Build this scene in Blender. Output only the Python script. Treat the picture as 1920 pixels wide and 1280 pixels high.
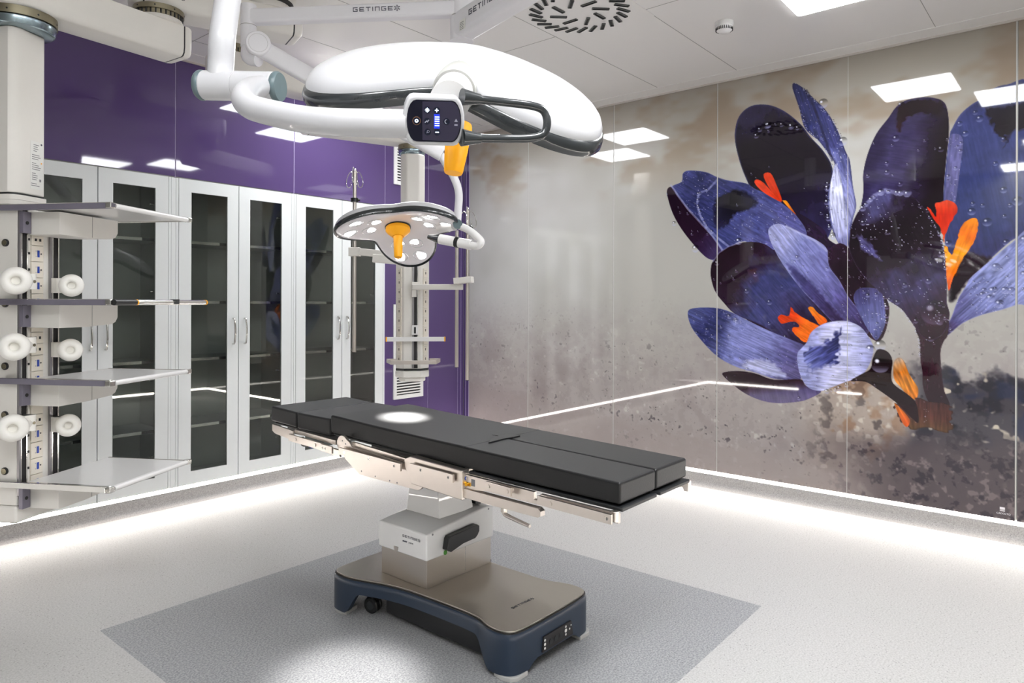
import bpy, math, random
import numpy as np
from mathutils import Vector, Matrix

for _o in list(bpy.data.objects):
    bpy.data.objects.remove(_o)
SC = bpy.context.scene
COL = SC.collection
random.seed(7)

# ------------------------------------------------------------------ camera
CAMH = 1.45
cam_data = bpy.data.cameras.new('camera')
cam = bpy.data.objects.new('camera', cam_data)
COL.objects.link(cam)
SC.camera = cam
cam_data.sensor_width = 36.0
cam_data.lens = 1302.81 / 1920 * 36.0
cam_data.shift_y = -72.43 / 1920
cam_data.clip_start = 0.05
YAW, ROLL = 0.696222535, 0.00306679459
FW = Vector((math.cos(YAW), math.sin(YAW), 0))
RT0 = Vector((math.sin(YAW), -math.cos(YAW), 0))
UP0 = Vector((0, 0, 1))
RT = RT0 * math.cos(ROLL) + UP0 * math.sin(ROLL)
UPV = -RT0 * math.sin(ROLL) + UP0 * math.cos(ROLL)
M = Matrix((RT, UPV, -FW)).transposed().to_4x4()
M.translation = Vector((0, 0, CAMH))
cam.matrix_world = M

# ------------------------------------------------------------------ view and world
SC.view_settings.view_transform = 'Standard'
SC.view_settings.look = 'None'
SC.view_settings.gamma = 1.0
SC.view_settings.exposure = 0.16
SC.view_settings.use_curve_mapping = False
world = bpy.data.worlds.new('world')
SC.world = world
world.use_nodes = True
world.node_tree.nodes['Background'].inputs[0].default_value = (0.8, 0.85, 1.0, 1)
world.node_tree.nodes['Background'].inputs[1].default_value = 0.0
try:
    SC.cycles.use_denoising = True
    SC.cycles.max_bounces = 10
    SC.cycles.diffuse_bounces = 5
    SC.cycles.glossy_bounces = 5
    SC.cycles.transparent_max_bounces = 12
    SC.cycles.sample_clamp_indirect = 6.0
    SC.cycles.caustics_reflective = False
    SC.cycles.caustics_refractive = False
except Exception:
    pass

# strengths of the room's lamps and of the added fill panels
PANEL_LIGHT = 22.0        # ceiling light panels
PANEL_LIGHT_FILL = 33.0   # added fill panels out of view, turned up higher
STRIP_LIGHT = 40.0       # LED strip above the skirting
POD_LIGHT = 8.0          # LED pods of the surgical lights

# room: purple wall at y = YC, picture wall at x = XC
XC, YC, H = 5.237, 5.033, 3.197
XB, YB = -0.77, -0.45

# ------------------------------------------------------------------ materials
def lin(c):
    return c / 12.92 if c <= 0.04045 else ((c + 0.055) / 1.055) ** 2.4
def rgb(r, g, b):
    return (lin(r / 255), lin(g / 255), lin(b / 255), 1.0)
MATS = {}
def mat(name, col, rough=0.5, metal=0.0, coat=0.0, emit=None, estr=0.0, noise=0.0, nscale=40.0, bump=0.0, spec=0.5, stretch=None, alpha=1.0):
    m = bpy.data.materials.new(name)
    m.use_nodes = True
    nt = m.node_tree
    b = nt.nodes['Principled BSDF']
    b.inputs['Base Color'].default_value = col
    b.inputs['Roughness'].default_value = rough
    b.inputs['Metallic'].default_value = metal
    b.inputs['Coat Weight'].default_value = coat
    b.inputs['Coat Roughness'].default_value = 0.0
    b.inputs['Specular IOR Level'].default_value = spec
    if emit:
        b.inputs['Emission Color'].default_value = emit
        b.inputs['Emission Strength'].default_value = estr
    if noise or bump:
        tc = nt.nodes.new('ShaderNodeTexCoord')
        mp = nt.nodes.new('ShaderNodeMapping')
        if stretch:
            mp.inputs['Scale'].default_value = stretch
        nz = nt.nodes.new('ShaderNodeTexNoise')
        nz.inputs['Scale'].default_value = nscale
        nz.inputs['Detail'].default_value = 4
        nt.links.new(tc.outputs['Object'], mp.inputs[0])
        nt.links.new(mp.outputs[0], nz.inputs['Vector'])
        if noise:
            mr = nt.nodes.new('ShaderNodeMapRange')
            mr.inputs['To Min'].default_value = 1 - noise
            mr.inputs['To Max'].default_value = 1 + noise
            mx = nt.nodes.new('ShaderNodeVectorMath')
            mx.operation = 'SCALE'
            mx.inputs[0].default_value = col[:3]
            nt.links.new(nz.outputs['Fac'], mr.inputs['Value'])
            nt.links.new(mr.outputs[0], mx.inputs['Scale'])
            nt.links.new(mx.outputs[0], b.inputs['Base Color'])
        if bump:
            bp = nt.nodes.new('ShaderNodeBump')
            bp.inputs['Strength'].default_value = bump
            bp.inputs['Distance'].default_value = 0.002
            nt.links.new(nz.outputs['Fac'], bp.inputs['Height'])
            nt.links.new(bp.outputs[0], b.inputs['Normal'])
    MATS[name] = m
    return m

def vinyl(name, base, dark, light):
    """speckled vinyl floor"""
    m = bpy.data.materials.new(name)
    m.use_nodes = True
    nt = m.node_tree
    b = nt.nodes['Principled BSDF']
    tc = nt.nodes.new('ShaderNodeTexCoord')
    n1 = nt.nodes.new('ShaderNodeTexNoise'); n1.inputs['Scale'].default_value = 6.0; n1.inputs['Detail'].default_value = 3
    n2 = nt.nodes.new('ShaderNodeTexVoronoi'); n2.inputs['Scale'].default_value = 95.0
    n3 = nt.nodes.new('ShaderNodeTexNoise'); n3.inputs['Scale'].default_value = 130.0; n3.inputs['Detail'].default_value = 2
    n4 = nt.nodes.new('ShaderNodeTexNoise'); n4.inputs['Scale'].default_value = 22.0
    for n in (n1, n2, n3, n4):
        nt.links.new(tc.outputs['Object'], n.inputs['Vector'])
    r1 = nt.nodes.new('ShaderNodeValToRGB')
    r1.color_ramp.elements[0].position = 0.40; r1.color_ramp.elements[0].color = dark
    r1.color_ramp.elements[1].position = 0.62; r1.color_ramp.elements[1].color = light
    e = r1.color_ramp.elements.new(0.50); e.color = base
    nt.links.new(n3.outputs['Fac'], r1.inputs[0])
    # sparse dark chips: small voronoi cores picked by a random cell value
    lt = nt.nodes.new('ShaderNodeMath'); lt.operation = 'LESS_THAN'; lt.inputs[1].default_value = 0.24
    nt.links.new(n2.outputs['Distance'], lt.inputs[0])
    sp = nt.nodes.new('ShaderNodeSeparateColor')
    nt.links.new(n2.outputs['Color'], sp.inputs[0])
    g = nt.nodes.new('ShaderNodeMath'); g.operation = 'GREATER_THAN'; g.inputs[1].default_value = 0.80
    nt.links.new(sp.outputs[0], g.inputs[0])
    mu = nt.nodes.new('ShaderNodeMath'); mu.operation = 'MULTIPLY'
    nt.links.new(lt.outputs[0], mu.inputs[0]); nt.links.new(g.outputs[0], mu.inputs[1])
    m2 = nt.nodes.new('ShaderNodeMath'); m2.operation = 'MULTIPLY'; m2.inputs[1].default_value = 0.55
    nt.links.new(mu.outputs[0], m2.inputs[0])
    mx = nt.nodes.new('ShaderNodeMix'); mx.data_type = 'RGBA'
    nt.links.new(m2.outputs[0], mx.inputs['Factor'])
    nt.links.new(r1.outputs[0], mx.inputs['A'])
    mx.inputs['B'].default_value = tuple(0.18 * c for c in dark[:3]) + (1,)
    nt.links.new(mx.outputs['Result'], b.inputs['Base Color'])
    b.inputs['Roughness'].default_value = 0.42
    b.inputs['Specular IOR Level'].default_value = 0.4
    MATS[name] = m
    return m

def glass_mat(name, tint, refl=1.0):
    """clear or smoked flat glass: tinted see-through plus mirror by Fresnel"""
    m = bpy.data.materials.new(name)
    m.use_nodes = True
    nt = m.node_tree
    for n in list(nt.nodes):
        if n.type == 'BSDF_PRINCIPLED':
            nt.nodes.remove(n)
    out = [n for n in nt.nodes if n.type == 'OUTPUT_MATERIAL'][0]
    tr = nt.nodes.new('ShaderNodeBsdfTransparent'); tr.inputs[0].default_value = tint
    gl = nt.nodes.new('ShaderNodeBsdfGlossy'); gl.inputs['Roughness'].default_value = 0.02
    gl.inputs[0].default_value = (refl, refl, refl, 1)
    fr = nt.nodes.new('ShaderNodeFresnel'); fr.inputs[0].default_value = 1.5
    mx = nt.nodes.new('ShaderNodeMixShader')
    nt.links.new(fr.outputs[0], mx.inputs[0]); nt.links.new(tr.outputs[0], mx.inputs[1]); nt.links.new(gl.outputs[0], mx.inputs[2])
    nt.links.new(mx.outputs[0], out.inputs[0])
    MATS[name] = m
    return m

white = mat('white_enamel', rgb(226, 225, 224), 0.28, coat=0.3, noise=0.01)
white_sh = mat('white_gloss_shell', rgb(190, 190, 193), 0.35, coat=0.4, noise=0.008)
cream = mat('pendant_cream_paint', rgb(226, 223, 217), 0.38, noise=0.012)
armgrey = mat('arm_light_grey_paint', rgb(226, 225, 229), 0.35, coat=0.2, noise=0.01)
rim_dark = mat('dark_rubber_rim', rgb(36, 40, 43), 0.22, coat=0.5, noise=0.03)
black = mat('black_plastic', rgb(24, 25, 27), 0.35, noise=0.05)
blackslot = mat('black_slot', rgb(30, 28, 30), 0.6, noise=0.05)
capgrey = mat('blue_grey_cap', rgb(88, 104, 108), 0.35, noise=0.03)
steel = mat('brushed_steel', rgb(205, 198, 190), 0.3, 1.0, noise=0.06, nscale=30, stretch=(1, 8, 60))
steel_b = mat('brushed_base_steel', rgb(188, 182, 172), 0.3, 1.0, noise=0.05, nscale=25, stretch=(30, 1, 30))
steel_s = mat('satin_table_steel', rgb(216, 208, 201), 0.33, 1.0, noise=0.04, nscale=20)
chrome = mat('chrome', rgb(215, 214, 210), 0.12, 1.0, noise=0.02)
chrome_bl = mat('bluish_chrome_ring', rgb(150, 165, 172), 0.22, 1.0, noise=0.15, nscale=12)
brass = mat('bronze_ring', rgb(150, 143, 122), 0.35, 1.0, noise=0.1, nscale=20)
gold = mat('gold_connector', rgb(214, 160, 40), 0.25, 1.0, noise=0.05)
alu = mat('anodised_aluminium', rgb(150, 148, 150), 0.35, 0.75, noise=0.04)
lilac = mat('lilac_grey_edge', rgb(122, 118, 132), 0.4, 0.2, noise=0.03)
yellow = mat('yellow_plastic', rgb(255, 176, 0), 0.45, noise=0.02)
blue_base = mat('navy_base_paint', rgb(30, 44, 62), 0.38, coat=0.1, noise=0.03)
vinyl_black = mat('black_upholstery', rgb(13, 14, 16), 0.46, bump=0.2, nscale=260, spec=0.4)
vinyl_black.node_tree.nodes['Principled BSDF'].inputs['Sheen Weight'].default_value = 0.2
vinyl_black.node_tree.nodes['Principled BSDF'].inputs['Sheen Roughness'].default_value = 0.4
platedark = mat('dark_base_plate', rgb(32, 34, 36), 0.4, noise=0.05)
rubber_lt = mat('pale_foot_rubber', rgb(178, 178, 176), 0.5, noise=0.03)
ceil_m = mat('ceiling_panel_paint', rgb(230, 228, 226), 0.33, noise=0.015, nscale=2, spec=0.4)
seam_m = mat('ceiling_seam', rgb(158, 156, 153), 0.6, noise=0.05)
trim_m = mat('ceiling_edge_trim', rgb(196, 190, 184), 0.45, noise=0.02)
purple = mat('purple_back_painted_glass', rgb(84, 67, 112), 0.035, noise=0.02, nscale=1.5, spec=0.55)
seal_l = mat('lilac_seal', rgb(190, 178, 210), 0.5, noise=0.02)
seal_g = mat('pale_grey_seal', rgb(190, 188, 184), 0.5, noise=0.02)
cab_m = mat('cabinet_grey_paint', rgb(220, 223, 223), 0.4, noise=0.012)
cab_in = mat('cabinet_inside_steel', rgb(176, 180, 178), 0.5, 0.1, noise=0.06, nscale=3)
wallgrey = mat('plain_wall_panel', rgb(150, 150, 146), 0.2, noise=0.03, nscale=2)
cabglass = glass_mat('smoked_cabinet_glass', (0.80, 0.82, 0.80, 1))
donut = mat('translucent_white_nylon', rgb(240, 238, 232), 0.4, noise=0.01)
blue_p = mat('blue_socket', rgb(40, 70, 165), 0.4, noise=0.05)
ink = mat('dark_print', rgb(66, 68, 82), 0.6, noise=0.02)
ink_l = mat('grey_print', rgb(120, 120, 124), 0.6, noise=0.02)
inkwhite = mat('white_print', rgb(225, 222, 226), 0.6, noise=0.02)
paper = mat('label_paper', rgb(226, 226, 222), 0.6, noise=0.01)
screen_d = mat('screen_dark_blue', rgb(10, 10, 30), 0.12, noise=0.02)
screen_l = mat('screen_slate', rgb(46, 43, 62), 0.2, noise=0.02)
btn_d = mat('button_navy', rgb(10, 16, 40), 0.2, noise=0.02)
glow_w = mat('icon_glow_white', rgb(220, 230, 255), 0.5, emit=(0.75, 0.85, 1, 1), estr=1.6, noise=0.01)
glow_b = mat('bar_glow_blue', rgb(8, 24, 120), 0.5, emit=(0.0, 0.04, 1, 1), estr=0.75, noise=0.01)
icon_g = mat('icon_grey', rgb(150, 150, 165), 0.5, noise=0.01)
ring_br = mat('brown_button_ring', rgb(110, 75, 50), 0.4, noise=0.02)
ivory = mat('warm_socket_plate', rgb(226, 219, 206), 0.5, noise=0.01)
green = mat('green_sticker', rgb(60, 130, 30), 0.5, noise=0.02)
vent_w = mat('vent_white', rgb(228, 228, 226), 0.45, noise=0.01)
vent_d = mat('vent_dark', rgb(40, 40, 40), 0.7, noise=0.05)
floor_l = vinyl('light_speckled_vinyl', rgb(189, 188, 186), rgb(179, 178, 176), rgb(197, 196, 194))
skirt_l = vinyl('skirting_speckled_vinyl', rgb(166, 163, 161), rgb(156, 153, 151), rgb(176, 173, 171))
floor_d = vinyl('grey_speckled_vinyl', rgb(152, 153, 155), rgb(136, 137, 140), rgb(170, 171, 172))
panel_em = mat('light_panel_diffuser', rgb(250, 250, 250), 0.4, emit=(0.96, 0.98, 1.0, 1), estr=PANEL_LIGHT, noise=0.005)
panel_fill = mat('fill_panel_diffuser', rgb(250, 250, 250), 0.4, emit=(0.97, 0.98, 1.0, 1), estr=PANEL_LIGHT_FILL, noise=0.005)
strip_em = mat('led_strip_diffuser', rgb(255, 250, 240), 0.4, emit=(1.0, 0.93, 0.87, 1), estr=STRIP_LIGHT, noise=0.005)
pod_em = mat('led_pod_light', rgb(255, 255, 255), 0.3, emit=(1.0, 0.98, 0.96, 1), estr=POD_LIGHT, noise=0.01)
pod_ring = mat('led_pod_reflector', rgb(236, 236, 240), 0.15, 0.4, noise=0.05)
lens = mat('lamp_underside', rgb(240, 236, 240), 0.2, coat=0.6, noise=0.01)

# ------------------------------------------------------------------ mesh helpers
class MB:
    def __init__(s):
        s.v = []; s.f = []; s.m = []; s.mats = []
    def mi(s, m):
        if m not in s.mats:
            s.mats.append(m)
        return s.mats.index(m)
    def add(s, vs, fs, m):
        k = len(s.v); i = s.mi(m)
        s.v += [tuple(v) for v in vs]
        s.f += [tuple(k + a for a in f) for f in fs]
        s.m += [i] * len(fs)
        return s
    def build(s, name, parent=None, bevel=0.0, smooth=35, seg=2):
        me = bpy.data.meshes.new(name)
        me.from_pydata(s.v, [], s.f)
        for m in s.mats:
            me.materials.append(m)
        me.polygons.foreach_set('material_index', s.m)
        me.validate()
        me.update()
        if smooth:
            me.polygons.foreach_set('use_smooth', [True] * len(me.polygons))
            try:
                me.set_sharp_from_angle(angle=math.radians(smooth))
            except Exception:
                pass
        o = bpy.data.objects.new(name, me)
        COL.objects.link(o)
        if parent:
            o.parent = parent
            o.matrix_parent_inverse = parent_world(parent).inverted()
        if bevel:
            b = o.modifiers.new('bevel', 'BEVEL')
            b.width = bevel; b.segments = seg; b.limit_method = 'ANGLE'; b.angle_limit = math.radians(40)
            b.harden_normals = True if smooth else False
        return o

def parent_world(p):
    m = Matrix.Translation(p.location) @ p.rotation_euler.to_matrix().to_4x4()
    if p.parent:
        m = parent_world(p.parent) @ p.matrix_parent_inverse @ m
    return m

def frame(o, x=(1, 0, 0), y=(0, 1, 0), z=None):
    x = Vector(x).normalized(); y = Vector(y)
    if z is None:
        z = x.cross(y).normalized(); y = z.cross(x).normalized()
    else:
        z = Vector(z).normalized(); y = z.cross(x).normalized(); x = y.cross(z).normalized()
    m = Matrix((x, y, z)).transposed().to_4x4()
    m.translation = Vector(o)
    return m
ID = Matrix.Identity(4)

def box(mb, c, s, m, T=ID):
    c = Vector(c); hx, hy, hz = s[0] / 2, s[1] / 2, s[2] / 2
    vs = [T @ (c + Vector((x, y, z))) for z in (-hz, hz) for y in (-hy, hy) for x in (-hx, hx)]
    return mb.add(vs, [(0, 2, 3, 1), (4, 5, 7, 6), (0, 1, 5, 4), (2, 6, 7, 3), (0, 4, 6, 2), (1, 3, 7, 5)], m)
def box2(mb, a, b, m, T=ID):
    return box(mb, [(p + q) / 2 for p, q in zip(a, b)], [abs(q - p) for p, q in zip(a, b)], m, T)
def prism(mb, pts, z0, z1, m, T=ID):
    """pts: outline (x, y) of the face, extruded along z of T"""
    n = len(pts)
    a = sum(pts[i][0] * pts[(i + 1) % n][1] - pts[(i + 1) % n][0] * pts[i][1] for i in range(n))
    if a < 0:
        pts = pts[::-1]
    if z0 > z1:
        z0, z1 = z1, z0
    vs = [T @ Vector((p[0], p[1], z0)) for p in pts] + [T @ Vector((p[0], p[1], z1)) for p in pts]
    fs = [tuple(range(n))[::-1], tuple(range(n, 2 * n))] + [(i, (i + 1) % n, n + (i + 1) % n, n + i) for i in range(n)]
    return mb.add(vs, fs, m)
def cyl(mb, a, b, r, m, n=20, r2=None, caps=True):
    a = Vector(a); b = Vector(b); d = (b - a).normalized()
    u = d.orthogonal().normalized(); w = d.cross(u)
    r2 = r if r2 is None else r2
    vs = [a + (u * math.cos(t) + w * math.sin(t)) * r for t in [2 * math.pi * i / n for i in range(n)]]
    vs += [b + (u * math.cos(t) + w * math.sin(t)) * r2 for t in [2 * math.pi * i / n for i in range(n)]]
    fs = [(i, (i + 1) % n, n + (i + 1) % n, n + i) for i in range(n)]
    if caps:
        fs += [tuple(range(n))[::-1], tuple(range(n, 2 * n))]
    return mb.add(vs, fs, m)
def lathe(mb, prof, o, ax, m, n=32, caps=True):
    """prof: (radius, height along ax)"""
    o = Vector(o); d = Vector(ax).normalized(); u = d.orthogonal().normalized(); w = d.cross(u)
    vs = []; fs = []
    for r, h in prof:
        for i in range(n):
            t = 2 * math.pi * i / n
            vs.append(o + d * h + (u * math.cos(t) + w * math.sin(t)) * r)
    for k in range(len(prof) - 1):
        for i in range(n):
            j = (i + 1) % n
            fs.append((k * n + i, k * n + j, (k + 1) * n + j, (k + 1) * n + i))
    if caps and prof[0][0] > 1e-5:
        fs.append(tuple(range(n))[::-1])
    if caps and prof[-1][0] > 1e-5:
        fs.append(tuple((len(prof) - 1) * n + i for i in range(n)))
    return mb.add(vs, fs, m)
def smooth_path(pts, k=8):
    P = [Vector(p) for p in pts]
    if len(P) < 3:
        return P
    out = []
    for i in range(len(P) - 1):
        p0 = P[i - 1] if i else P[0] * 2 - P[1]
        p1, p2 = P[i], P[i + 1]
        p3 = P[i + 2] if i + 2 < len(P) else P[-1] * 2 - P[-2]
        for j in range(k):
            t = j / k
            out.append(0.5 * ((2 * p1) + (p2 - p0) * t + (2 * p0 - 5 * p1 + 4 * p2 - p3) * t * t + (3 * p1 - p0 - 3 * p2 + p3) * t ** 3))
    out.append(P[-1])
    return out
def tube(mb, pts, r, m, n=16, k=8, closed=False, rr=None):
    P = smooth_path(pts, k) if k else [Vector(p) for p in pts]
    if closed:
        P = P[:-1]
    N = len(P)
    d0 = (P[1] - P[0]).normalized(); u = d0.orthogonal().normalized()
    vs = []; fs = []
    for i, p in enumerate(P):
        if closed:
            d = (P[(i + 1) % N] - P[i - 1]).normalized()
        else:
            d = ((P[i + 1] if i + 1 < N else P[i]) - (P[i - 1] if i else P[i])).normalized()
        u = (u - d * u.dot(d)).normalized(); w = d.cross(u)
        ri = r if rr is None else rr(i / (N - 1))
        for j in range(n):
            t = 2 * math.pi * j / n
            vs.append(p + (u * math.cos(t) + w * math.sin(t)) * ri)
    for i in range(N if closed else N - 1):
        a = i; b = (i + 1) % N
        for j in range(n):
            q = (j + 1) % n
            fs.append((a * n + j, a * n + q, b * n + q, b * n + j))
    if not closed:
        fs += [tuple(range(n))[::-1], tuple((N - 1) * n + j for j in range(n))]
    return mb.add(vs, fs, m)
def sweep(mb, pts, prof, m, up=(0, 0, 1)):
    """flat section prof (side, up) swept along a horizontal run of points"""
    P = [Vector(p) for p in pts]; up = Vector(up); n = len(prof); vs = []; fs = []
    for i, p in enumerate(P):
        d = ((P[i + 1] if i + 1 < len(P) else P[i]) - (P[i - 1] if i else P[i])).normalized()
        s = d.cross(up).normalized(); w = s.cross(d)
        vs += [p + s * a + w * b for a, b in prof]
    for i in range(len(P) - 1):
        for j in range(n):
            q = (j + 1) % n
            fs.append((i * n + j, i * n + q, (i + 1) * n + q, (i + 1) * n + j))
    fs += [tuple(range(n))[::-1], tuple((len(P) - 1) * n + j for j in range(n))]
    return mb.add(vs, fs, m)
def rrect(w, h, r, n=5):
    out = []
    for cx, cy, a0 in ((w / 2 - r, h / 2 - r, 0), (-w / 2 + r, h / 2 - r, 90), (-w / 2 + r, -h / 2 + r, 180), (w / 2 - r, -h / 2 + r, 270)):
        for i in range(n + 1):
            a = math.radians(a0 + 90 * i / n)
            out.append((cx + r * math.cos(a), cy + r * math.sin(a)))
    return out
def disc_pts(r, n=24, cx=0, cy=0, sy=1.0):
    return [(cx + r * math.cos(2 * math.pi * i / n), cy + sy * r * math.sin(2 * math.pi * i / n)) for i in range(n)]

def thing(name, label, cat, loc=(0, 0, 0), group=None):
    o = bpy.data.objects.new(name, None)
    COL.objects.link(o)
    o.empty_display_size = 0.1
    o.location = loc
    return tag(o, label, cat, group)
def tag(o, label=None, cat=None, group=None, kind=None):
    if label: o['label'] = label
    if cat: o['category'] = cat
    if group: o['group'] = group
    if kind: o['kind'] = kind
    return o
def struct(o):
    o['kind'] = 'structure'
    return o
def children(o):
    return [c for c in bpy.data.objects if c.parent == o]
def copy_tree(o, parent=None):
    c = o.copy(); COL.objects.link(c)
    if parent is not None:
        c.parent = parent
        c.matrix_parent_inverse = o.matrix_parent_inverse.copy()
    for ch in children(o):
        copy_tree(ch, c)
    return c

def text(body, T, size, m, name='lettering', parent=None, depth=0.0006, spacing=1.0, bold=0.0, align='LEFT'):
    """lettering as a mesh: baseline origin at T, written along x of T, facing z of T"""
    cu = bpy.data.curves.new('t', 'FONT')
    cu.body = body; cu.size = size; cu.extrude = depth; cu.space_character = spacing; cu.offset = bold
    cu.align_x = align; cu.resolution_u = 3
    ob = bpy.data.objects.new('t', cu)
    COL.objects.link(ob)
    dg = bpy.context.evaluated_depsgraph_get()
    dg.update()
    me = bpy.data.meshes.new_from_object(ob.evaluated_get(dg))
    bpy.data.objects.remove(ob)
    me.transform(T)
    me.materials.clear(); me.materials.append(m)
    me.name = name
    o = bpy.data.objects.new(name, me)
    COL.objects.link(o)
    if parent:
        o.parent = parent
        o.matrix_parent_inverse = parent_world(parent).inverted()
    return o
def wordmark(T, h, m, parent, wid=None):
    """wide-letter maker's word and its six-rayed mark; h = letter height, written along x of T"""
    mb = MB()
    w = h * 1.12; g = h * 0.42; t = h * 0.17; x = 0
    def bar(x0, y0, x1, y1):
        box2(mb, (x + x0 * w, y0 * h, 0), (x + x1 * w, y1 * h, 0.0008), m, T)
    k = t / h; q = t / w
    for ch in 'GETINGE':
        if ch == 'G':
            bar(0, 0, 1, k); bar(0, 0, q, 1); bar(0, 1 - k, 1, 1); bar(1 - q, 0, 1, .5); bar(.5, .5 - k / 2, 1, .5 + k / 2)
        elif ch == 'E':
            bar(0, 0, 1, k); bar(0, 0, q, 1); bar(0, 1 - k, 1, 1); bar(0, .5 - k / 2, .9, .5 + k / 2)
        elif ch == 'T':
            bar(0, 1 - k, 1, 1); bar(.5 - q / 2, 0, .5 + q / 2, 1)
        elif ch == 'I':
            bar(0, 0, q, 1); x += q * w + g; continue
        elif ch == 'N':
            bar(0, 0, q, 1); bar(0, 1 - k, 1, 1); bar(1 - q, 0, 1, 1)
        x += w + g
    cx = x + h * 0.62; cy = h * 0.5
    for i in range(6):
        a = math.radians(90 + 60 * i)
        d = (math.cos(a), math.sin(a)); p = (-d[1], d[0])
        r0, r1 = h * .16, h * .72
        prism(mb, [(cx + d[0] * r0 + p[0] * t * .35, cy + d[1] * r0 + p[1] * t * .35), (cx + d[0] * r1 + p[0] * t * .75, cy + d[1] * r1 + p[1] * t * .75),
                   (cx + d[0] * r1 - p[0] * t * .75, cy + d[1] * r1 - p[1] * t * .75), (cx + d[0] * r0 - p[0] * t * .35, cy + d[1] * r0 - p[1] * t * .35)], 0, 0.0008, m, T)
    return mb.build('lettering', parent, smooth=0)
def wordmark_w(h):
    return 6 * h * 1.12 + h * .17 + 7 * h * .42 + h * 1.6

# ================================================================== ROOM
T_ = 0.1
# floor: pale vinyl with a darker rectangle let in round the table
def quad(mb, pts, m):
    return mb.add(pts, [tuple(range(len(pts)))], m)
RX0, RX1, RY0, RY1 = 1.188, 3.327, 1.216, 3.357
mb = MB()
xs = [XB, RX0, RX1, XC]; ys = [YB, RY0, RY1, YC]
for i in range(3):
    for j in range(3):
        mm = floor_d if (i == 1 and j == 1) else floor_l
        quad(mb, [(xs[i], ys[j], 0), (xs[i + 1], ys[j], 0), (xs[i + 1], ys[j + 1], 0), (xs[i], ys[j + 1], 0)], mm)
box2(mb, (XB, YB, -0.1), (XC, YC, -0.002), floor_l)
struct(mb.build('floor', smooth=0))

# ceiling with panel seams and a lower border band along the walls
mb = MB()
box2(mb, (XB - T_, YB - T_, H), (XC + T_, YC + T_ + .5, H + 0.1), ceil_m)
BW = 0.17
for a, b in (((XB, YB), (XC, YB + BW)), ((XB, YC - BW), (XC, YC)), ((XB, YB + BW), (XB + BW, YC - BW)), ((XC - BW, YB + BW), (XC, YC - BW))):
    box2(mb, (a[0], a[1], H - 0.004), (b[0], b[1], H), ceil_m)
for y in (0.1, 0.765, 2.05, 2.71, 3.35, 4.0, 4.62):
    box2(mb, (XB + BW, y - 0.0018, H - 0.0012), (XC - BW, y + 0.0018, H), seam_m)
for x in (0.72, 2.2, 3.68):
    box2(mb, (x - 0.0018, YB + BW, H - 0.0012), (x + 0.0018, YC - BW, H), seam_m)
struct(mb.build('ceiling', smooth=0))
mb = MB()
box2(mb, (XC - 0.014, YB, H - 0.016), (XC, YC, H - 0.004), trim_m)
struct(mb.build('trim_1', smooth=0))
mb = MB()
box2(mb, (XB, YC - 0.014, H - 0.016), (XC - 0.014, YC, H - 0.004), trim_m)
struct(mb.build('trim_2', smooth=0))

# purple wall: recess for the cupboards, solid pieces round it, glass panels in front
CX0, CX1, CZ0, CZ1 = 0.27, 4.184, 0.124, 2.340
mb = MB()
G = 0.008  # glass thickness
box2(mb, (XB - T_, YC + G, CZ1), (XC + T_, YC + T_, H), wallgrey)
box2(mb, (XB - T_, YC, 0), (XC + T_, YC + T_, CZ0), wallgrey)
box2(mb, (CX1, YC + G, CZ0), (XC + T_, YC + T_, CZ1), wallgrey)
box2(mb, (XB - T_, YC + G, CZ0), (CX0, YC + T_, CZ1), wallgrey)
box2(mb, (CX0 - .1, YC + T_ + .40, CZ0 - .05), (CX1 + .1, YC + T_ + .45, CZ1 + .1), wallgrey)
wl = struct(mb.build('wall_left', smooth=0))
seams = [XB, 0.30, 1.283, 2.266, 3.228, 4.184, 4.732, 5.150, 5.197, XC]
for i in range(len(seams) - 1):
    a, b = seams[i] + 0.003, seams[i + 1] - 0.003
    z0 = CZ1 + 0.006 if seams[i + 1] < CX1 + 0.01 and seams[i] > 0.2 else CZ0 + 0.004
    if seams[i] > 5.1:
        b = seams[i + 1] - 0.004
    mb = MB()
    box2(mb, (a, YC, z0), (b, YC + G, H - 0.004), purple)
    mb.build('glass_panel', wl, bevel=0.001, smooth=30)
mb = MB()
for s in seams[1:-1]:
    z0 = CZ1 if 0.2 < s < CX1 - 0.01 else CZ0
    box2(mb, (s - 0.003, YC + 0.0035, z0), (s + 0.003, YC + G, H - 0.004), seal_l)
mb.build('seal', wl, smooth=0)

# walls behind the camera
mb = MB(); box2(mb, (XB - T_, YB - T_, 0), (XB, YC, H), wallgrey)
wb = struct(mb.build('wall_back', smooth=0))
mb = MB()
for y in (0.35, 1.32, 2.28):
    box2(mb, (XB, y - 0.003, 0.12), (XB + 0.002, y + 0.003, H), seam_m)
mb.build('seal', wb, smooth=0)
mb = MB(); box2(mb, (XB, YB - T_, 0), (XC + T_, YB, H), wallgrey)
wf = struct(mb.build('wall_front', smooth=0))
mb = MB()
box2(mb, (XB, 1.50, 0.0), (XB + 0.03, 2.56, 2.15), cab_m)
d1 = struct(mb.build('door_1', bevel=0.004))
mb = MB(); tube(mb, [(XB + .03, 2.45, .95), (XB + .08, 2.45, .97), (XB + .08, 2.45, 1.25), (XB + .03, 2.45, 1.27)], .01, chrome, k=4)
mb.build('handle', d1)

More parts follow.
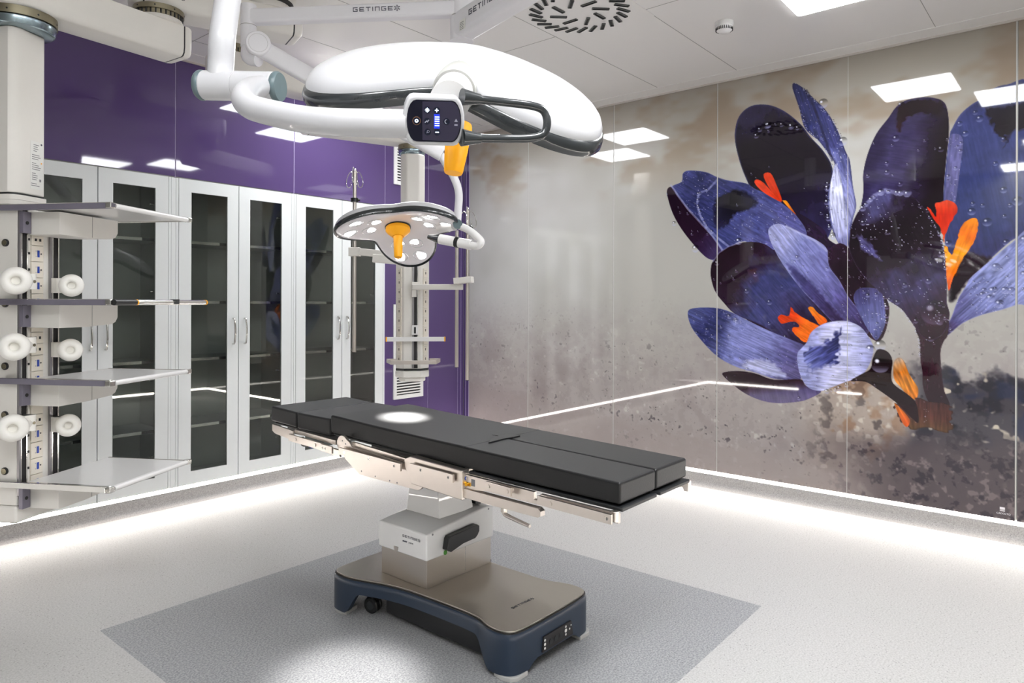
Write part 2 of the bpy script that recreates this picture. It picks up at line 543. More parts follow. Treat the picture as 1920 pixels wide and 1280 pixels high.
# skirting coved out of the floor vinyl
def cove(name, p, q, inw):
    """p, q ends on the wall line; inw = direction into the room"""
    p = Vector(p + (0,)); q = Vector(q + (0,)); n = Vector(inw + (0,))
    prof = [(0.0, 0.098), (0.004, 0.098), (0.004, 0.050), (0.006, 0.038), (0.011, 0.025), (0.019, 0.014), (0.030, 0.007), (0.046, 0.0025), (0.062, 0.0006), (0.062, 0.0), (0.0, 0.0)]
    vs = []
    for e in (p, q):
        vs += [e + n * a + Vector((0, 0, b)) for a, b in prof]
    k = len(prof)
    fs = [(i, (i + 1) % k, k + (i + 1) % k, k + i) for i in range(k)] + [tuple(range(k)), tuple(range(k, 2 * k))[::-1]]
    m = MB(); m.add(vs, fs, skirt_l)
    return struct(m.build(name, smooth=50))
mb = MB()
for a, b in ((1.268, 1.285), (2.240, 2.271), (3.2255, 3.2285), (4.1815, 4.184), (0.27, 0.314)):
    box2(mb, (a, YC + 0.003, CZ0 + .002), (b, YC + 0.04, CZ1 - .002), cab_m)
struct(mb.build('trim_3', smooth=0))
cove('baseboard_left', (XB, YC), (XC, YC), (0, -1))
cove('baseboard_right', (XC, YB), (XC, YC), (-1, 0))
cove('baseboard_back', (XB, 2.58), (XB, YC), (1, 0))
cove('baseboard_front', (XB, YB), (XC, YB), (0, 1))

# LED strips running above the skirting
def strip(a, b, label):
    mb = MB(); box2(mb, a, b, strip_em)
    o = mb.build('light_strip', smooth=0)
    return tag(o, label, 'light strip', 'LED strips above the skirting')
SZ0, SZ1 = 0.099, 0.122
strip((XB + 0.01, YC - 0.001, SZ0), (XC - 0.008, YC, SZ1), 'glowing LED strip under the grey cupboards and purple wall')
strip((XC - 0.001, YB + 0.01, SZ0), (XC, YC - 0.008, SZ1), 'glowing LED strip along the foot of the flower picture wall')
strip((XB, 3.54, SZ0), (XB + 0.005, YC - 0.012, SZ1), 'LED strip on the back wall mirrored below the left flower')
strip((XB, 2.63, SZ0), (XB + 0.005, 2.97, SZ1), 'short LED strip on the back wall beside the door')
strip((XB + 0.01, YB, SZ0), (XC - 0.012, YB + 0.005, SZ1), 'LED strip on the wall behind, mirrored in the cupboard glass')

# ------------------------------------------------------------------ picture wall: printed glass
STEP = 0.004
NZR = int(round((H - 0.004 - 0.124) / STEP))
def vnoise(a, b, s, seed):
    rs = np.random.RandomState(seed)
    L = rs.rand(256, 256).astype(np.float32)
    u = a / s + 91.7; v = b / s + 37.3
    i = np.floor(u).astype(int); j = np.floor(v).astype(int)
    fu = (u - i).astype(np.float32); fv = (v - j).astype(np.float32)
    fu = fu * fu * (3 - 2 * fu); fv = fv * fv * (3 - 2 * fv)
    i &= 255; j &= 255; i1 = (i + 1) & 255; j1 = (j + 1) & 255
    return (L[i, j] * (1 - fu) + L[i1, j] * fu) * (1 - fv) + (L[i, j1] * (1 - fu) + L[i1, j1] * fu) * fv
def fbm(a, b, s, seed, o=4):
    r = 0; w = 1; t = 0
    for k in range(o):
        r = r + w * vnoise(a, b, s / 2 ** k, seed + k); t += w; w *= 0.55
    return r / t
gy = np.arange(0.24, YC + 0.0001, STEP)
gz = 0.124 + STEP * np.arange(NZR + 1)
GY, GZ = np.meshgrid(gy, gz, indexing='ij')
def C3(*c):
    return np.array(c, dtype=np.float32)
def mixc(A, B, t):
    return A + (B - A) * t[..., None]
def sstep(a, b, x):
    t = np.clip((x - a) / (b - a), 0, 1)
    return t * t * (3 - 2 * t)
# backdrop of the print: haze above, grit below
nz1 = fbm(GY, GZ, 1.1, 1); nz2 = fbm(GY, GZ, 0.35, 11); nz3 = vnoise(GY, GZ, 0.014, 31); nz4 = vnoise(GY, GZ, 0.03, 41); nz5 = vnoise(GY, GZ, 0.009, 51)
IMG = np.zeros(GY.shape + (3,), dtype=np.float32) + C3(176, 174, 168)
IMG = mixc(IMG, C3(196, 196, 194), sstep(.45, .75, nz1) * 0.6)
warm = sstep(2.2, 3.05, GZ) * sstep(.46, .70, fbm(GY * 1.0, GZ * 1.9, 0.55, 21))
IMG = mixc(IMG, C3(142, 112, 82), warm * 0.62)
IMG = mixc(IMG, C3(150, 140, 128), sstep(2.55, 3.15, GZ) * 0.6)
low = sstep(1.6, 0.5, GZ)
IMG = mixc(IMG, C3(166, 158, 156), low)
IMG = mixc(IMG, C3(150, 140, 140), low * sstep(.45, .7, nz2) * .8)
grit = sstep(1.7, 0.35, GZ)
g1 = fbm(GY, GZ, 0.045, 131, 3); g2 = fbm(GY, GZ, 0.022, 141, 2); g3 = fbm(GY, GZ, 0.06, 151, 3); clump = sstep(.42, .62, fbm(GY, GZ, 0.28, 161))
IMG = mixc(IMG, C3(92, 86, 92), sstep(.70, .80, g1) * grit * clump * 0.8)
IMG = mixc(IMG, C3(208, 203, 200), sstep(.70, .84, g3) * grit * 0.45)
IMG = mixc(IMG, C3(70, 66, 72), sstep(.80, .88, g2) * grit * (.3 + .7 * clump) * 0.8)
IMG = mixc(IMG, C3(150, 142, 142), sstep(.52, .40, g1) * grit * .35)
# far soil bank at the right
band = fbm(GY, GZ, 0.5, 61); edge_n = fbm(GY, GZ, .10, 71) - .5
bokeh = fbm(GY, GZ, .05, 171, 2)
soil = sstep(1.02, 0.82, GY + 0.22 * (band - .5) - .10 * sstep(.7, .45, GZ)) * sstep(1.05, .97, GZ + 0.22 * edge_n + .10 * (.75 - GY))
IMG = mixc(IMG, C3(80, 76, 84), soil * 0.95)
IMG = mixc(IMG, C3(56, 54, 64), soil * sstep(.5, .64, fbm(GY, GZ, .09, 181)) * .8)
IMG = mixc(IMG, C3(118, 104, 104), soil * sstep(.48, .62, nz2) * sstep(.85, .55, GZ) * .8)
IMG = mixc(IMG, C3(58, 64, 92), soil * sstep(.60, .72, fbm(GY, GZ, .24, 77)) * sstep(.5, .7, GZ) * .7)
IMG = mixc(IMG, C3(204, 194, 176), soil * sstep(.66, .78, bokeh) * sstep(.50, .62, fbm(GY, GZ, .25, 83)) * .9)
IMG = mixc(IMG, C3(40, 36, 44), soil * sstep(.72, .82, g1) * .6)
# stony sand left of the stalks
st_ = sstep(1.75, 1.35, GY) * sstep(.9, 1.02, GY) * sstep(1.12, .9, GZ + .2 * edge_n)
IMG = mixc(IMG, C3(176, 160, 146), st_ * .55)
IMG = mixc(IMG, C3(206, 198, 188), st_ * sstep(.60, .74, bokeh) * .7)
IMG = mixc(IMG, C3(92, 84, 84), st_ * sstep(.60, .70, fbm(GY, GZ, .11, 191)) * .7)
IMG = mixc(IMG, C3(150, 112, 84), st_ * sstep(.58, .70, fbm(GY, GZ, .16, 197)) * .5)
# dark foreground at the foot
dk = sstep(1.85, 0.95, GY + .3 * (band - .5)) * sstep(0.66, 0.46, GZ + .16 * (band - .5) + .10 * edge_n)
IMG = mixc(IMG, C3(98, 88, 92), dk * 0.9)
IMG = mixc(IMG, C3(150, 138, 136), dk * sstep(.60, .74, g1) * .55)
IMG = mixc(IMG, C3(58, 52, 62), dk * sstep(.58, .72, fbm(GY, GZ, .05, 211)) * .7)
near = sstep(.32, .20, GZ - .10 * (GY - 1.2) + .1 * edge_n) * sstep(1.0, 1.5, GY)
IMG = mixc(IMG, C3(160, 150, 148), near * .7)

def smooth_poly(pts, k=5):
    P = np.array(pts, dtype=np.float64) / 1000.0
    n = len(P); out = []
    for i in range(n):
        p0, p1, p2, p3 = P[i - 1], P[i], P[(i + 1) % n], P[(i + 2) % n]
        for j in range(k):
            t = j / k
            out.append(0.5 * ((2 * p1) + (p2 - p0) * t + (2 * p0 - 5 * p1 + 4 * p2 - p3) * t * t + (3 * p1 - p0 - 3 * p2 + p3) * t ** 3))
    return np.array(out)
def region(P, pad=0.0):
    i0 = max(0, int((P[:, 0].min() - pad - gy[0]) / STEP)); i1 = min(len(gy), int((P[:, 0].max() + pad - gy[0]) / STEP) + 2)
    j0 = max(0, int((P[:, 1].min() - pad - gz[0]) / STEP)); j1 = min(len(gz), int((P[:, 1].max() + pad - gz[0]) / STEP) + 2)
    return slice(i0, max(i0, i1)), slice(j0, max(j0, j1))
def inside_dist(P, y, z):
    ins = np.zeros(y.shape, bool); d2 = np.full(y.shape, 9.0)
    n = len(P)
    for i in range(n):
        (ay, az), (by, bz) = P[i], P[(i + 1) % n]
        if az != bz:
            c = ((az > z) != (bz > z)) & (y < (by - ay) * (z - az) / (bz - az) + ay)
            ins ^= c
        ey, ez = by - ay, bz - az; L = ey * ey + ez * ez + 1e-12
        t = np.clip(((y - ay) * ey + (z - az) * ez) / L, 0, 1)
        d2 = np.minimum(d2, (y - ay - t * ey) ** 2 + (z - az - t * ez) ** 2)
    return ins, np.sqrt(d2)
RS = np.random.RandomState(5)
def drop(y, z, r, a=1.0):
    sy, sz = region(np.array([[y - r, z - r], [y + r, z + r]]))
    if sy.start >= sy.stop or sz.start >= sz.stop: return
    yy = (GY[sy, sz] - y) / r; zz = (GZ[sy, sz] - z) / r
    d = np.hypot(yy, zz)
    m = sstep(1.0, .85, d) * a
    c = IMG[sy, sz]
    c = mixc(c, c * .62, m * sstep(-.2, .9, zz))
    c = mixc(c, C3(176, 180, 220), m * sstep(.1, -.9, zz) * .55)
    c = mixc(c, C3(226, 228, 245), sstep(.32, .1, np.hypot(yy - .3, zz - .35)) * a)
    IMG[sy, sz] = c
def petal(pts, axis, cols, streak=.12, edge=None, ew=.02, mott=.2, drops=0, dr=(.006, .016), k=5, seed=1, rough=0.0, specks=0.0, soft=.004):
    """axis: two points base -> tip in mm; cols: sRGB colours along it"""
    P = smooth_poly(pts, k)
    sy, sz = region(P, .01)
    if sy.start >= sy.stop or sz.start >= sz.stop: return
    y = GY[sy, sz]; z = GZ[sy, sz]
    yn = y + rough * (vnoise(y, z, .02, 7) - .5)
    ins, d = inside_dist(P, yn, z)
    m = np.where(ins, sstep(0, soft, d + (soft > .01) * .6 * soft * (vnoise(y, z, .018, 3) - .5)), 0)
    a = np.array(axis[0]) / 1000.; b = np.array(axis[1]) / 1000.; e = b - a; L = np.hypot(*e); e = e / L
    t = ((y - a[0]) * e[0] + (z - a[1]) * e[1]) / L; s = (y - a[0]) * -e[1] + (z - a[1]) * e[0]
    t = np.clip(t + mott * (fbm(y, z, .14, 100 + seed) - .5), 0, .9999)
    cs = np.array(cols, dtype=np.float32); n = len(cs) - 1
    q = np.floor(t * n).astype(int); f = (t * n - q)
    c = cs[q] * (1 - f[..., None]) + cs[q + 1] * f[..., None]
    st = vnoise(s, t * L * .12, .007, 200 + seed) * .6 + vnoise(s, t * L * .2, .018, 300 + seed) * .4
    c = c * (1 + streak * 2 * (st - .5))[..., None]
    c = c * (1 + .18 * (fbm(y, z, .05, 400 + seed) - .5))[..., None]
    if edge is not None:
        c = mixc(c, C3(*edge), sstep(ew, 0, d) * .8 * (.5 + .5 * vnoise(y, z, .03, 500 + seed)))
    if specks:
        c = mixc(c, C3(210, 212, 235), (vnoise(y, z, .006, 600 + seed) > .93) * sstep(.35, .6, fbm(y, z, .12, 700 + seed)) * specks)
    IMG[sy, sz] = mixc(IMG[sy, sz], c, m)
    lo, hi = P.min(0), P.max(0); cnt = 0
    for _ in range(drops * 6):
        if cnt >= drops: break
        py, pz = lo + RS.rand(2) * (hi - lo)
        r = dr[0] + (dr[1] - dr[0]) * RS.rand() ** 2
        i, dd = inside_dist(P, np.array([py]), np.array([pz]))
        if i[0] and dd[0] > r * .5:
            drop(py, pz, r, .75); cnt += 1
def line(pts, w, col, a=.9, k=6):
    P = np.array(pts, dtype=float) / 1000.
    sy, sz = region(P, w * 2)
    if sy.start >= sy.stop or sz.start >= sz.stop: return
    y = GY[sy, sz]; z = GZ[sy, sz]; d = np.full(y.shape, 9.)
    for i in range(len(P) - 1):
        (ay, az), (by, bz) = P[i], P[i + 1]; ey, ez = by - ay, bz - az; L = ey * ey + ez * ez + 1e-12
        t = np.clip(((y - ay) * ey + (z - az) * ez) / L, 0, 1)
        d = np.minimum(d, np.hypot(y - ay - t * ey, z - az - t * ez))
    IMG[sy, sz] = mixc(IMG[sy, sz], C3(*col), sstep(w, w * .3, d) * a * (.6 + .4 * vnoise(y, z, .02, 9)))
def beads(pts, r0, r1, n):
    P = np.array(pts, dtype=float) / 1000.; seg = np.hypot(*(P[1:] - P[:-1]).T); cum = np.concatenate([[0], np.cumsum(seg)])
    for i in range(n):
        s = cum[-1] * (i + RS.rand()) / n; q = min(np.searchsorted(cum, s) - 1, len(seg) - 1); q = max(q, 0)
        p = P[q] + (P[q + 1] - P[q]) * (s - cum[q]) / seg[q]
        drop(p[0], p[1], r0 + (r1 - r0) * RS.rand())
DKV, MAR, NAVY, BLU, LAV, PAL, WHV = (30, 20, 42), (56, 26, 42), (38, 40, 80), (72, 78, 132), (122, 126, 178), (158, 160, 204), (186, 188, 222)
# flower at the left: rear petals
petal([(2025,2364),(2088,2523),(2131,2702),(2127,2821),(2089,2909),(2002,2960),(1876,2945),(1754,2876),(1635,2758),(1568,2658),(1472,2533),(1415,2401),(1421,2205),(1421,1977),(1529,1831),(1716,1840),(1914,2130)], [(1833,1845),(1916,2936)], [(60, 58, 110), (44, 34, 70), (28, 18, 34), (30, 18, 38), (48, 40, 80)], .1, (66, 68, 120), .022, .35, 16, seed=2)
line([(1968,2694),(1940,2779),(1876,2797),(1757,2766),(1643,2732)], .02, (20, 10, 22), .8)
beads([(1972,2711),(1932,2778),(1856,2797),(1738,2770),(1624,2721)], .008, .03, 9)
petal([(1701,3047),(1682,3070),(1617,3019),(1550,2936),(1473,2846),(1412,2740),(1370,2639),(1331,2521),(1303,2450),(1282,2269),(1261,2134),(1281,2043),(1301,1932),(1322,1799),(1371,1861),(1421,1977),(1446,2112),(1450,2234),(1422,2367),(1408,2445),(1458,2531),(1516,2620),(1609,2722),(1651,2877),(1681,2972)], [(1315,1821),(1689,3052)], [(110, 112, 166), (150, 152, 196), (120, 124, 178), (70, 74, 130), (56, 62, 118), (50, 54, 104)], .25, (44, 46, 90), .02, .3, 22, seed=3, specks=.8)
petal([(1422,2367),(1397,2444),(1362,2349),(1340,2197),(1315,2008),(1325,1807),(1381,1881),(1421,2015),(1443,2207)], [(1322,1807),(1397,2444)], [(96, 96, 150), (176, 178, 214), (196, 198, 226), (170, 172, 210)], .35, (60, 60, 110), .006, .3, 10, seed=4, specks=.8)
line([(1599,2996),(1532,2829),(1476,2648),(1422,2470)], .014, (34, 34, 66), .7)
beads([(1643,2868),(1598,2724),(1513,2619),(1437,2509),(1422,2432)], .006, .014, 16)
beads([(1447,2340),(1457,2227),(1450,2093),(1435,1978),(1399,1893)], .010, .026, 12)
beads([(1625,3020),(1532,2906),(1423,2765),(1352,2603)], .006, .012, 16)
drop(*[v / 1000 for v in [(1484,2882)][0]], .038); drop(*[v / 1000 for v in [(1352,2592)][0]], .034)
# inside of the left flower, dark throat
petal([(1834,2204),(1641,2109),(1474,1981),(1435,1903),(1315,1821),(1246,1707),(1145,1595),(1053,1431),(1111,1195),(1279,1263),(1563,1120),(1792,1169),(2034,1323),(2035,1732)], [(1177,1192),(1834,2124)], [(58, 26, 48), (48, 22, 46), (52, 34, 66), (40, 26, 52)], .2, None, .02, .3, 10, seed=5)
petal([(2711,2369),(2658,2419),(2580,2445),(2568,2509),(2512,2528),(2370,2499),(2277,2450),(2185,2412),(2043,2374),(1967,2321),(1840,2256),(1767,2194),(1671,2103),(1592,1967),(1640,1875),(1841,1853),(2052,1925),(2167,1889),(2266,1844),(2310,1791),(2413,1859),(2557,2027),(2657,2190),(2699,2313)], [(1716,1879),(2615,2471)], [(100, 98, 158), (82, 86, 142), (66, 72, 128), (58, 62, 112), (70, 76, 130)], .22, (104, 110, 160), .012, .4, 26, seed=6, specks=.7)
petal([(2711,2371),(2668,2411),(2605,2326),(2520,2222),(2419,2107),(2324,1994),(2240,1872),(2284,1807),(2337,1800),(2413,1859),(2557,2026),(2657,2190)], [(2270,1823),(2687,2391)], [(70, 54, 100), (48, 24, 48), (40, 18, 36), (44, 22, 44)], .12, None, .02, .3, 10, seed=7)
line([(2672,2424),(2605,2326),(2520,2214),(2419,2103),(2311,1985),(2231,1872)], .012, (170, 172, 208), .8)
petal([(2294,2279),(2224,2314),(2121,2345),(1996,2292),(1938,2221),(1987,2169),(2120,2131),(2180,2048),(2293,2034),(2320,2163)], [(2293,2034),(1955,2296)], [(44, 40, 74), (30, 26, 48), (24, 20, 36), (50, 50, 92)], .2, None, .03, .4, 6, soft=.03, seed=8)
line([(2277,2420),(2347,2356),(2429,2334),(2442,2250),(2419,2162),(2364,2060),(2271,1970),(2179,1894)], .013, (150, 154, 200), .85)
beads([(2347,2356),(2433,2326),(2437,2237),(2373,2082),(2293,1992)], .008, .02, 12)
drop(*[v / 1000 for v in [(2643,2106)][0]], .022); drop(*[v / 1000 for v in [(2455,1891)][0]], .034)
# stamens of the left flower, upper
petal([(1979,2371),(1959,2395),(1906,2363),(1834,2276),(1767,2198),(1858,2250),(1934,2310)], [(1767,2198),(1980,2387)], [(214, 60, 20), (222, 74, 34)], .1, (235, 110, 60), .004, .2, k=3, seed=9)
petal([(1911,2424),(1855,2430),(1811,2341),(1767,2210),(1814,2242),(1874,2328)], [(1767,2198),(1891,2434)], [(210, 56, 10), (222, 72, 30)], .1, None, .004, .2, k=3, seed=10)
petal([(1767,2210),(1752,2216),(1733,2207),(1698,2152),(1663,2095),(1709,2138)], [(1663,2095),(1764,2213)], [(220, 90, 20), (240, 165, 20)], .1, None, .004, .2, k=3, seed=11)
# round dark petal low left
petal([(2310,1782),(2266,1844),(2167,1898),(2044,1924),(1921,1909),(1833,1853),(1716,1722),(1564,1486),(1348,1261),(1418,1164),(1600,1118),(1753,1170),(1911,1277),(2118,1363),(2217,1453),(2292,1550),(2327,1669),(2323,1749)], [(1418,1164),(2078,1926)], [(50, 24, 48), (52, 36, 70), (74, 74, 124), (66, 70, 122), (52, 28, 52), (40, 18, 34)], .15, (52, 30, 56), .014, .35, 26, (.008, .024), seed=12)
line([(2306,1782),(2257,1848),(2179,1894),(2099,1915)], .007, (150, 150, 190), .7)
drop(*[v / 1000 for v in [(2099,1931)][0]], .03)
# long pale blade
petal([(1869,1959),(1865,2019),(1806,2046),(1741,2026),(1638,1970),(1522,1907),(1452,1839),(1438,1721),(1370,1617),(1314,1508),(1245,1411),(1204,1338),(1184,1247),(1279,1244),(1390,1297),(1516,1428),(1639,1564),(1758,1731),(1829,1857)], [(1245,1264),(1853,2026)], [(64, 50, 92), (96, 90, 146), (116, 116, 170), (130, 134, 184), (166, 168, 208)], .2, (176, 178, 214), .008, .25, 22, (.007, .02), seed=13, specks=.4)
petal([(1754,1762),(1640,1700),(1528,1582),(1419,1448),(1279,1270),(1313,1232),(1433,1334),(1564,1467),(1677,1603)], [(1279,1263),(1754,1762)], [(56, 34, 70), (70, 62, 112), (86, 86, 140)], .18, None, .01, .3, 0, soft=.03, seed=14)
line([(1736,2022),(1640,1965),(1529,1900),(1456,1828)], .012, (178, 180, 214), .7)
petal([(1445,1827),(1367,1880),(1291,1820),(1246,1707),(1158,1595),(1145,1485),(1245,1485),(1349,1598),(1434,1721)], [(1211,1485),(1385,1862)], [(48, 22, 44), (40, 18, 36), (56, 30, 56)], .2, (120, 120, 160), .004, .3, 8, seed=15, specks=.5)
petal([(1279,1485),(1239,1559),(1118,1551),(1089,1489),(1075,1346),(1095,1261),(1134,1201),(1174,1251),(1225,1345)], [(1144,1208),(1178,1559)], [(86, 88, 140), (110, 114, 166), (92, 92, 146), (70, 64, 112)], .2, (130, 132, 178), .006, .3, 12, seed=16, specks=.8)
beads([(1089,1514),(1069,1413),(1072,1323)], .014, .022, 5)
# stamens, lower
petal([(1800,1343),(1773,1371),(1719,1362),(1705,1427),(1673,1390),(1620,1354),(1560,1320),(1501,1287),(1527,1236),(1593,1169),(1655,1203),(1695,1251),(1682,1280),(1646,1281),(1682,1318),(1772,1300)], [(1545,1209),(1773,1348)], [(236, 110, 20), (240, 120, 20), (226, 76, 16), (220, 66, 14)], .12, (245, 150, 40), .004, .3, k=4, seed=17, rough=.01)
petal([(1583,1418),(1551,1428),(1509,1382),(1453,1339),(1458,1311),(1499,1295),(1534,1338)], [(1473,1310),(1572,1424)], [(240, 110, 20), (245, 150, 30)], .12, None, .004, .3, k=3, seed=18, rough=.008)
# lower left blade
petal([(2522,1370),(2478,1412),(2300,1419),(2156,1385),(2017,1319),(1855,1246),(1684,1181),(1602,1145),(1638,1097),(1653,1018),(1630,895),(1717,889),(1826,889),(1959,924),(2114,959),(2266,1029),(2393,1142),(2489,1259)], [(1637,980),(2508,1358)], [(96, 90, 140), (118, 118, 172), (128, 132, 184), (122, 128, 182), (58, 62, 112), (84, 90, 140)], .22, (112, 116, 166), .008, .3, 22, (.008, .022), seed=19, specks=.5)
petal([(2268,1033),(2117,975),(2033,1029),(1870,1038),(1752,957),(1698,894),(1830,888),(1959,920),(2117,950)], [(1713,897),(2246,1034)], [(160, 162, 200), (176, 178, 212), (110, 114, 164)], .2, None, .01, .3, 8, soft=.03, seed=20, rough=.03, specks=1)
petal([(2229,893),(2185,921),(2074,932),(1959,920),(1826,885),(1637,902),(1592,855),(1489,825),(1559,769),(1644,734),(1798,708),(1919,717),(2036,755),(2133,813)], [(1830,701),(1870,910)], [(108, 98, 140), (94, 84, 126), (56, 26, 44), (46, 20, 38)], .12, (76, 70, 118), .006, .3, 6, seed=21)
# front round petal
petal([(1593,1172),(1560,1247),(1483,1306),(1390,1331),(1308,1329),(1228,1290),(1174,1214),(1150,1149),(1163,1065),(1197,989),(1244,935),(1323,903),(1407,862),(1489,825),(1575,839),(1628,907),(1656,1006),(1657,1088),(1629,1128)], [(1177,1046),(1638,1058)], [(150, 152, 196), (182, 184, 218), (190, 190, 220), (160, 162, 206), (150, 154, 200)], .22, (150, 152, 198), .008, .4, 26, (.005, .014), seed=22, specks=.5)
petal([(1373,1305),(1348,1253),(1358,1174),(1362,1080),(1383,1019),(1515,969),(1592,906),(1581,976),(1619,1051),(1604,1137),(1490,1169),(1436,1220)], [(1376,1185),(1608,1021)], [(58, 60, 112), (72, 76, 132), (110, 116, 168)], .5, (120, 124, 176), .010, .3, 0, soft=.035, seed=23, rough=.06)
drop(*[v / 1000 for v in [(1170,1138)][0]], .034); drop(*[v / 1000 for v in [(1111,1169)][0]], .040)
beads([(1489,818),(1400,840),(1312,889),(1210,952)], .008, .022, 8)
# right flower: rear petals
petal([(1220,2222),(1221,2348),(1194,2480),(1140,2612),(1066,2709),(1018,2776),(958,2810),(865,2812),(798,2796),(747,2765),(723,2715),(711,2609),(714,2512),(728,2356),(740,2174),(745,1968),(829,1799),(1146,1814),(1240,2003)], [(740,2381),(1148,2507)], [(30, 14, 28), (44, 30, 56), (64, 54, 96), (66, 58, 102), (50, 40, 78)], .12, (58, 46, 80), .012, .4, 28, (.008, .026), seed=24)
petal([(1018,2776),(958,2808),(865,2812),(798,2796),(747,2765),(726,2706),(741,2650),(861,2692),(954,2672),(986,2592),(1024,2633)], [(986,2627),(801,2789)], [(50, 22, 32), (38, 20, 30), (48, 34, 44)], .3, None, .01, .3, 0, soft=.03, seed=25)
petal([(714,2522),(697,2581),(653,2663),(591,2716),(537,2744),(474,2795),(409,2805),(285,2780),(245,2317),(270,1934),(385,1838),(490,1730),(594,1620),(674,1536),(715,1691),(745,1968),(740,2226)], [(374,1746),(568,2763)], [(60, 58, 106), (58, 68, 118), (60, 70, 124), (62, 72, 128), (56, 62, 112)], .1, (96, 100, 150), .02, .35, 34, (.012, .034), seed=26)
petal([(537,2690),(444,2686),(272,2675),(272,2514),(376,2498),(413,2405),(440,2468),(512,2585)], [(429,2407),(430,2684)], [(30, 18, 34), (34, 22, 40), (40, 34, 58)], .1, None, .01, .4, 0, soft=.03, seed=27, rough=.04)
petal([(728,2276),(714,2508),(682,2545),(636,2497),(652,2302),(675,2100),(710,1965),(740,2105)], [(710,2000),(676,2527)], [(92, 92, 140), (112, 110, 156), (96, 96, 146)], .2, None, .01, .4, 10, seed=28, specks=.4)
petal([(715,1691),(651,1791),(482,1750),(510,1668),(622,1552),(679,1450),(720,1485)], [(709,1485),(510,1751)], [(28, 14, 28), (44, 24, 38), (58, 40, 52)], .15, None, .01, .3, 0, soft=.03, seed=29)
# stamens of the right flower
petal([(835,2083),(814,2075),(782,2020),(790,2101),(757,2114),(714,2122),(668,2085),(669,2036),(704,1965),(730,1901),(736,1836),(761,1939),(799,2003)], [(736,1843),(740,2119)], [(232, 90, 20), (214, 50, 8), (206, 42, 4), (224, 84, 50)], .1, None, .004, .2, k=4, seed=30, rough=.008)
petal([(698,1770),(672,1848),(647,1944),(606,1988),(561,1992),(555,1925),(576,1843),(621,1762),(671,1655),(697,1577),(717,1540),(733,1691),(742,1816),(721,1822)], [(715,1553),(572,1983)], [(222, 80, 10), (236, 120, 14), (246, 170, 20), (236, 120, 10), (240, 150, 8)], .12, (230, 90, 16), .006, .25, k=4, seed=31, rough=.008)
# pale petal at the lower right
petal([(283,1897),(385,1828),(490,1727),(594,1620),(619,1569),(662,1485),(708,1347),(761,1284),(755,1236),(715,1248),(638,1325),(559,1370),(506,1391),(430,1415),(350,1448),(282,1478)], [(752,1260),(295,1742)], [(66, 44, 78), (92, 88, 138), (118, 122, 170), (126, 132, 180), (140, 146, 192), (128, 134, 184)], .28, (170, 174, 212), .010, .3, 30, (.010, .03), seed=32, specks=.6)
# front dark petal of the right flower and its stalk
petal([(873,1344),(901,1287),(876,1207),(873,1091),(860,994),(854,893),(808,788),(704,792),(730,882),(743,967),(755,1129),(737,1209),(715,1251),(708,1382),(738,1450),(828,1432)], [(811,788),(797,1415)], [(52, 30, 44), (64, 32, 46), (60, 30, 44), (54, 28, 42)], .15, (84, 60, 76), .006, .25, 6, k=4, seed=33)
petal([(1305,1936),(1298,1988),(1257,2083),(1210,2144),(1152,2205),(1081,2234),(1036,2211),(941,2201),(916,2169),(857,2095),(829,2037),(793,1971),(757,1889),(734,1784),(727,1691),(720,1571),(720,1461),(705,1382),(731,1271),(812,1206),(873,1246),(907,1301),(979,1410),(1053,1467),(1112,1529),(1212,1633),(1280,1745),(1311,1840)], [(797,1311),(1147,2215)], [(58, 28, 44), (62, 44, 70), (70, 62, 104), (44, 24, 42), (34, 18, 32), (40, 24, 44), (88, 84, 130)], .14, (70, 54, 88), .014, .35, 36, (.007, .026), seed=34, specks=.8)
petal([(1267,1953),(1233,1943),(1166,1880),(1113,1798),(1067,1731),(1112,1732),(1179,1778),(1239,1818)], [(1080,1738),(1260,1945)], [(92, 88, 136), (84, 78, 128), (104, 98, 146)], .35, None, .01, .3, 4, soft=.03, seed=35, specks=1, rough=.02)
line([(1196,2139),(1147,2193),(1081,2223),(1033,2204),(937,2187)], .02, (150, 150, 192), .7)
beads([(1227,2105),(1173,2166),(1097,2217),(1017,2198),(928,2179)], .010, .028, 10)
beads([(829,2037),(793,1971),(757,1889),(736,1795),(729,1622)], .008, .018, 12)
beads([(1079,1485),(983,1414),(907,1301),(876,1204),(873,1091)], .006, .012, 16)
drop(*[v / 1000 for v in [(791,1394)][0]], .085, .5)
# stalk of the left flower, sheaths and foot
petal([(1029,1047),(1001,1092),(966,1072),(931,982),(881,894),(893,822),(937,829),(978,882),(1026,947)], [(918,848),(1007,1077)], [(206, 126, 40), (214, 140, 40), (200, 120, 40), (168, 144, 124)], .35, (150, 90, 40), .006, .2, 0, seed=36)
petal([(1025,785),(949,775),(890,833),(826,815),(704,802),(695,690),(712,619),(826,640),(911,616),(968,648),(1000,716)], [(856,622),(856,819)], [(108, 80, 52), (96, 56, 48), (80, 48, 48)], .3, (60, 40, 34), .012, .3, 0, seed=37, rough=.03, specks=.5)
petal([(1025,785),(987,757),(930,684),(943,633),(968,645),(1000,713)], [(949,647),(1013,768)], [(220, 100, 30), (206, 120, 40)], .2, None, .006, .2, 0, seed=38)
petal([(1124,1143),(1062,1128),(1033,1068),(1039,982),(1026,914),(937,847),(890,791),(878,669),(918,689),(981,754),(1025,796),(1130,870),(1203,912),(1298,912),(1237,961),(1173,1006),(1157,1076)], [(902,709),(1111,1104)], [(54, 28, 38), (44, 20, 30), (38, 20, 26), (48, 30, 36)], .15, (76, 56, 60), .006, .25, 4, seed=39)
drop(*[v / 1000 for v in [(1110,1039)][0]], .062)
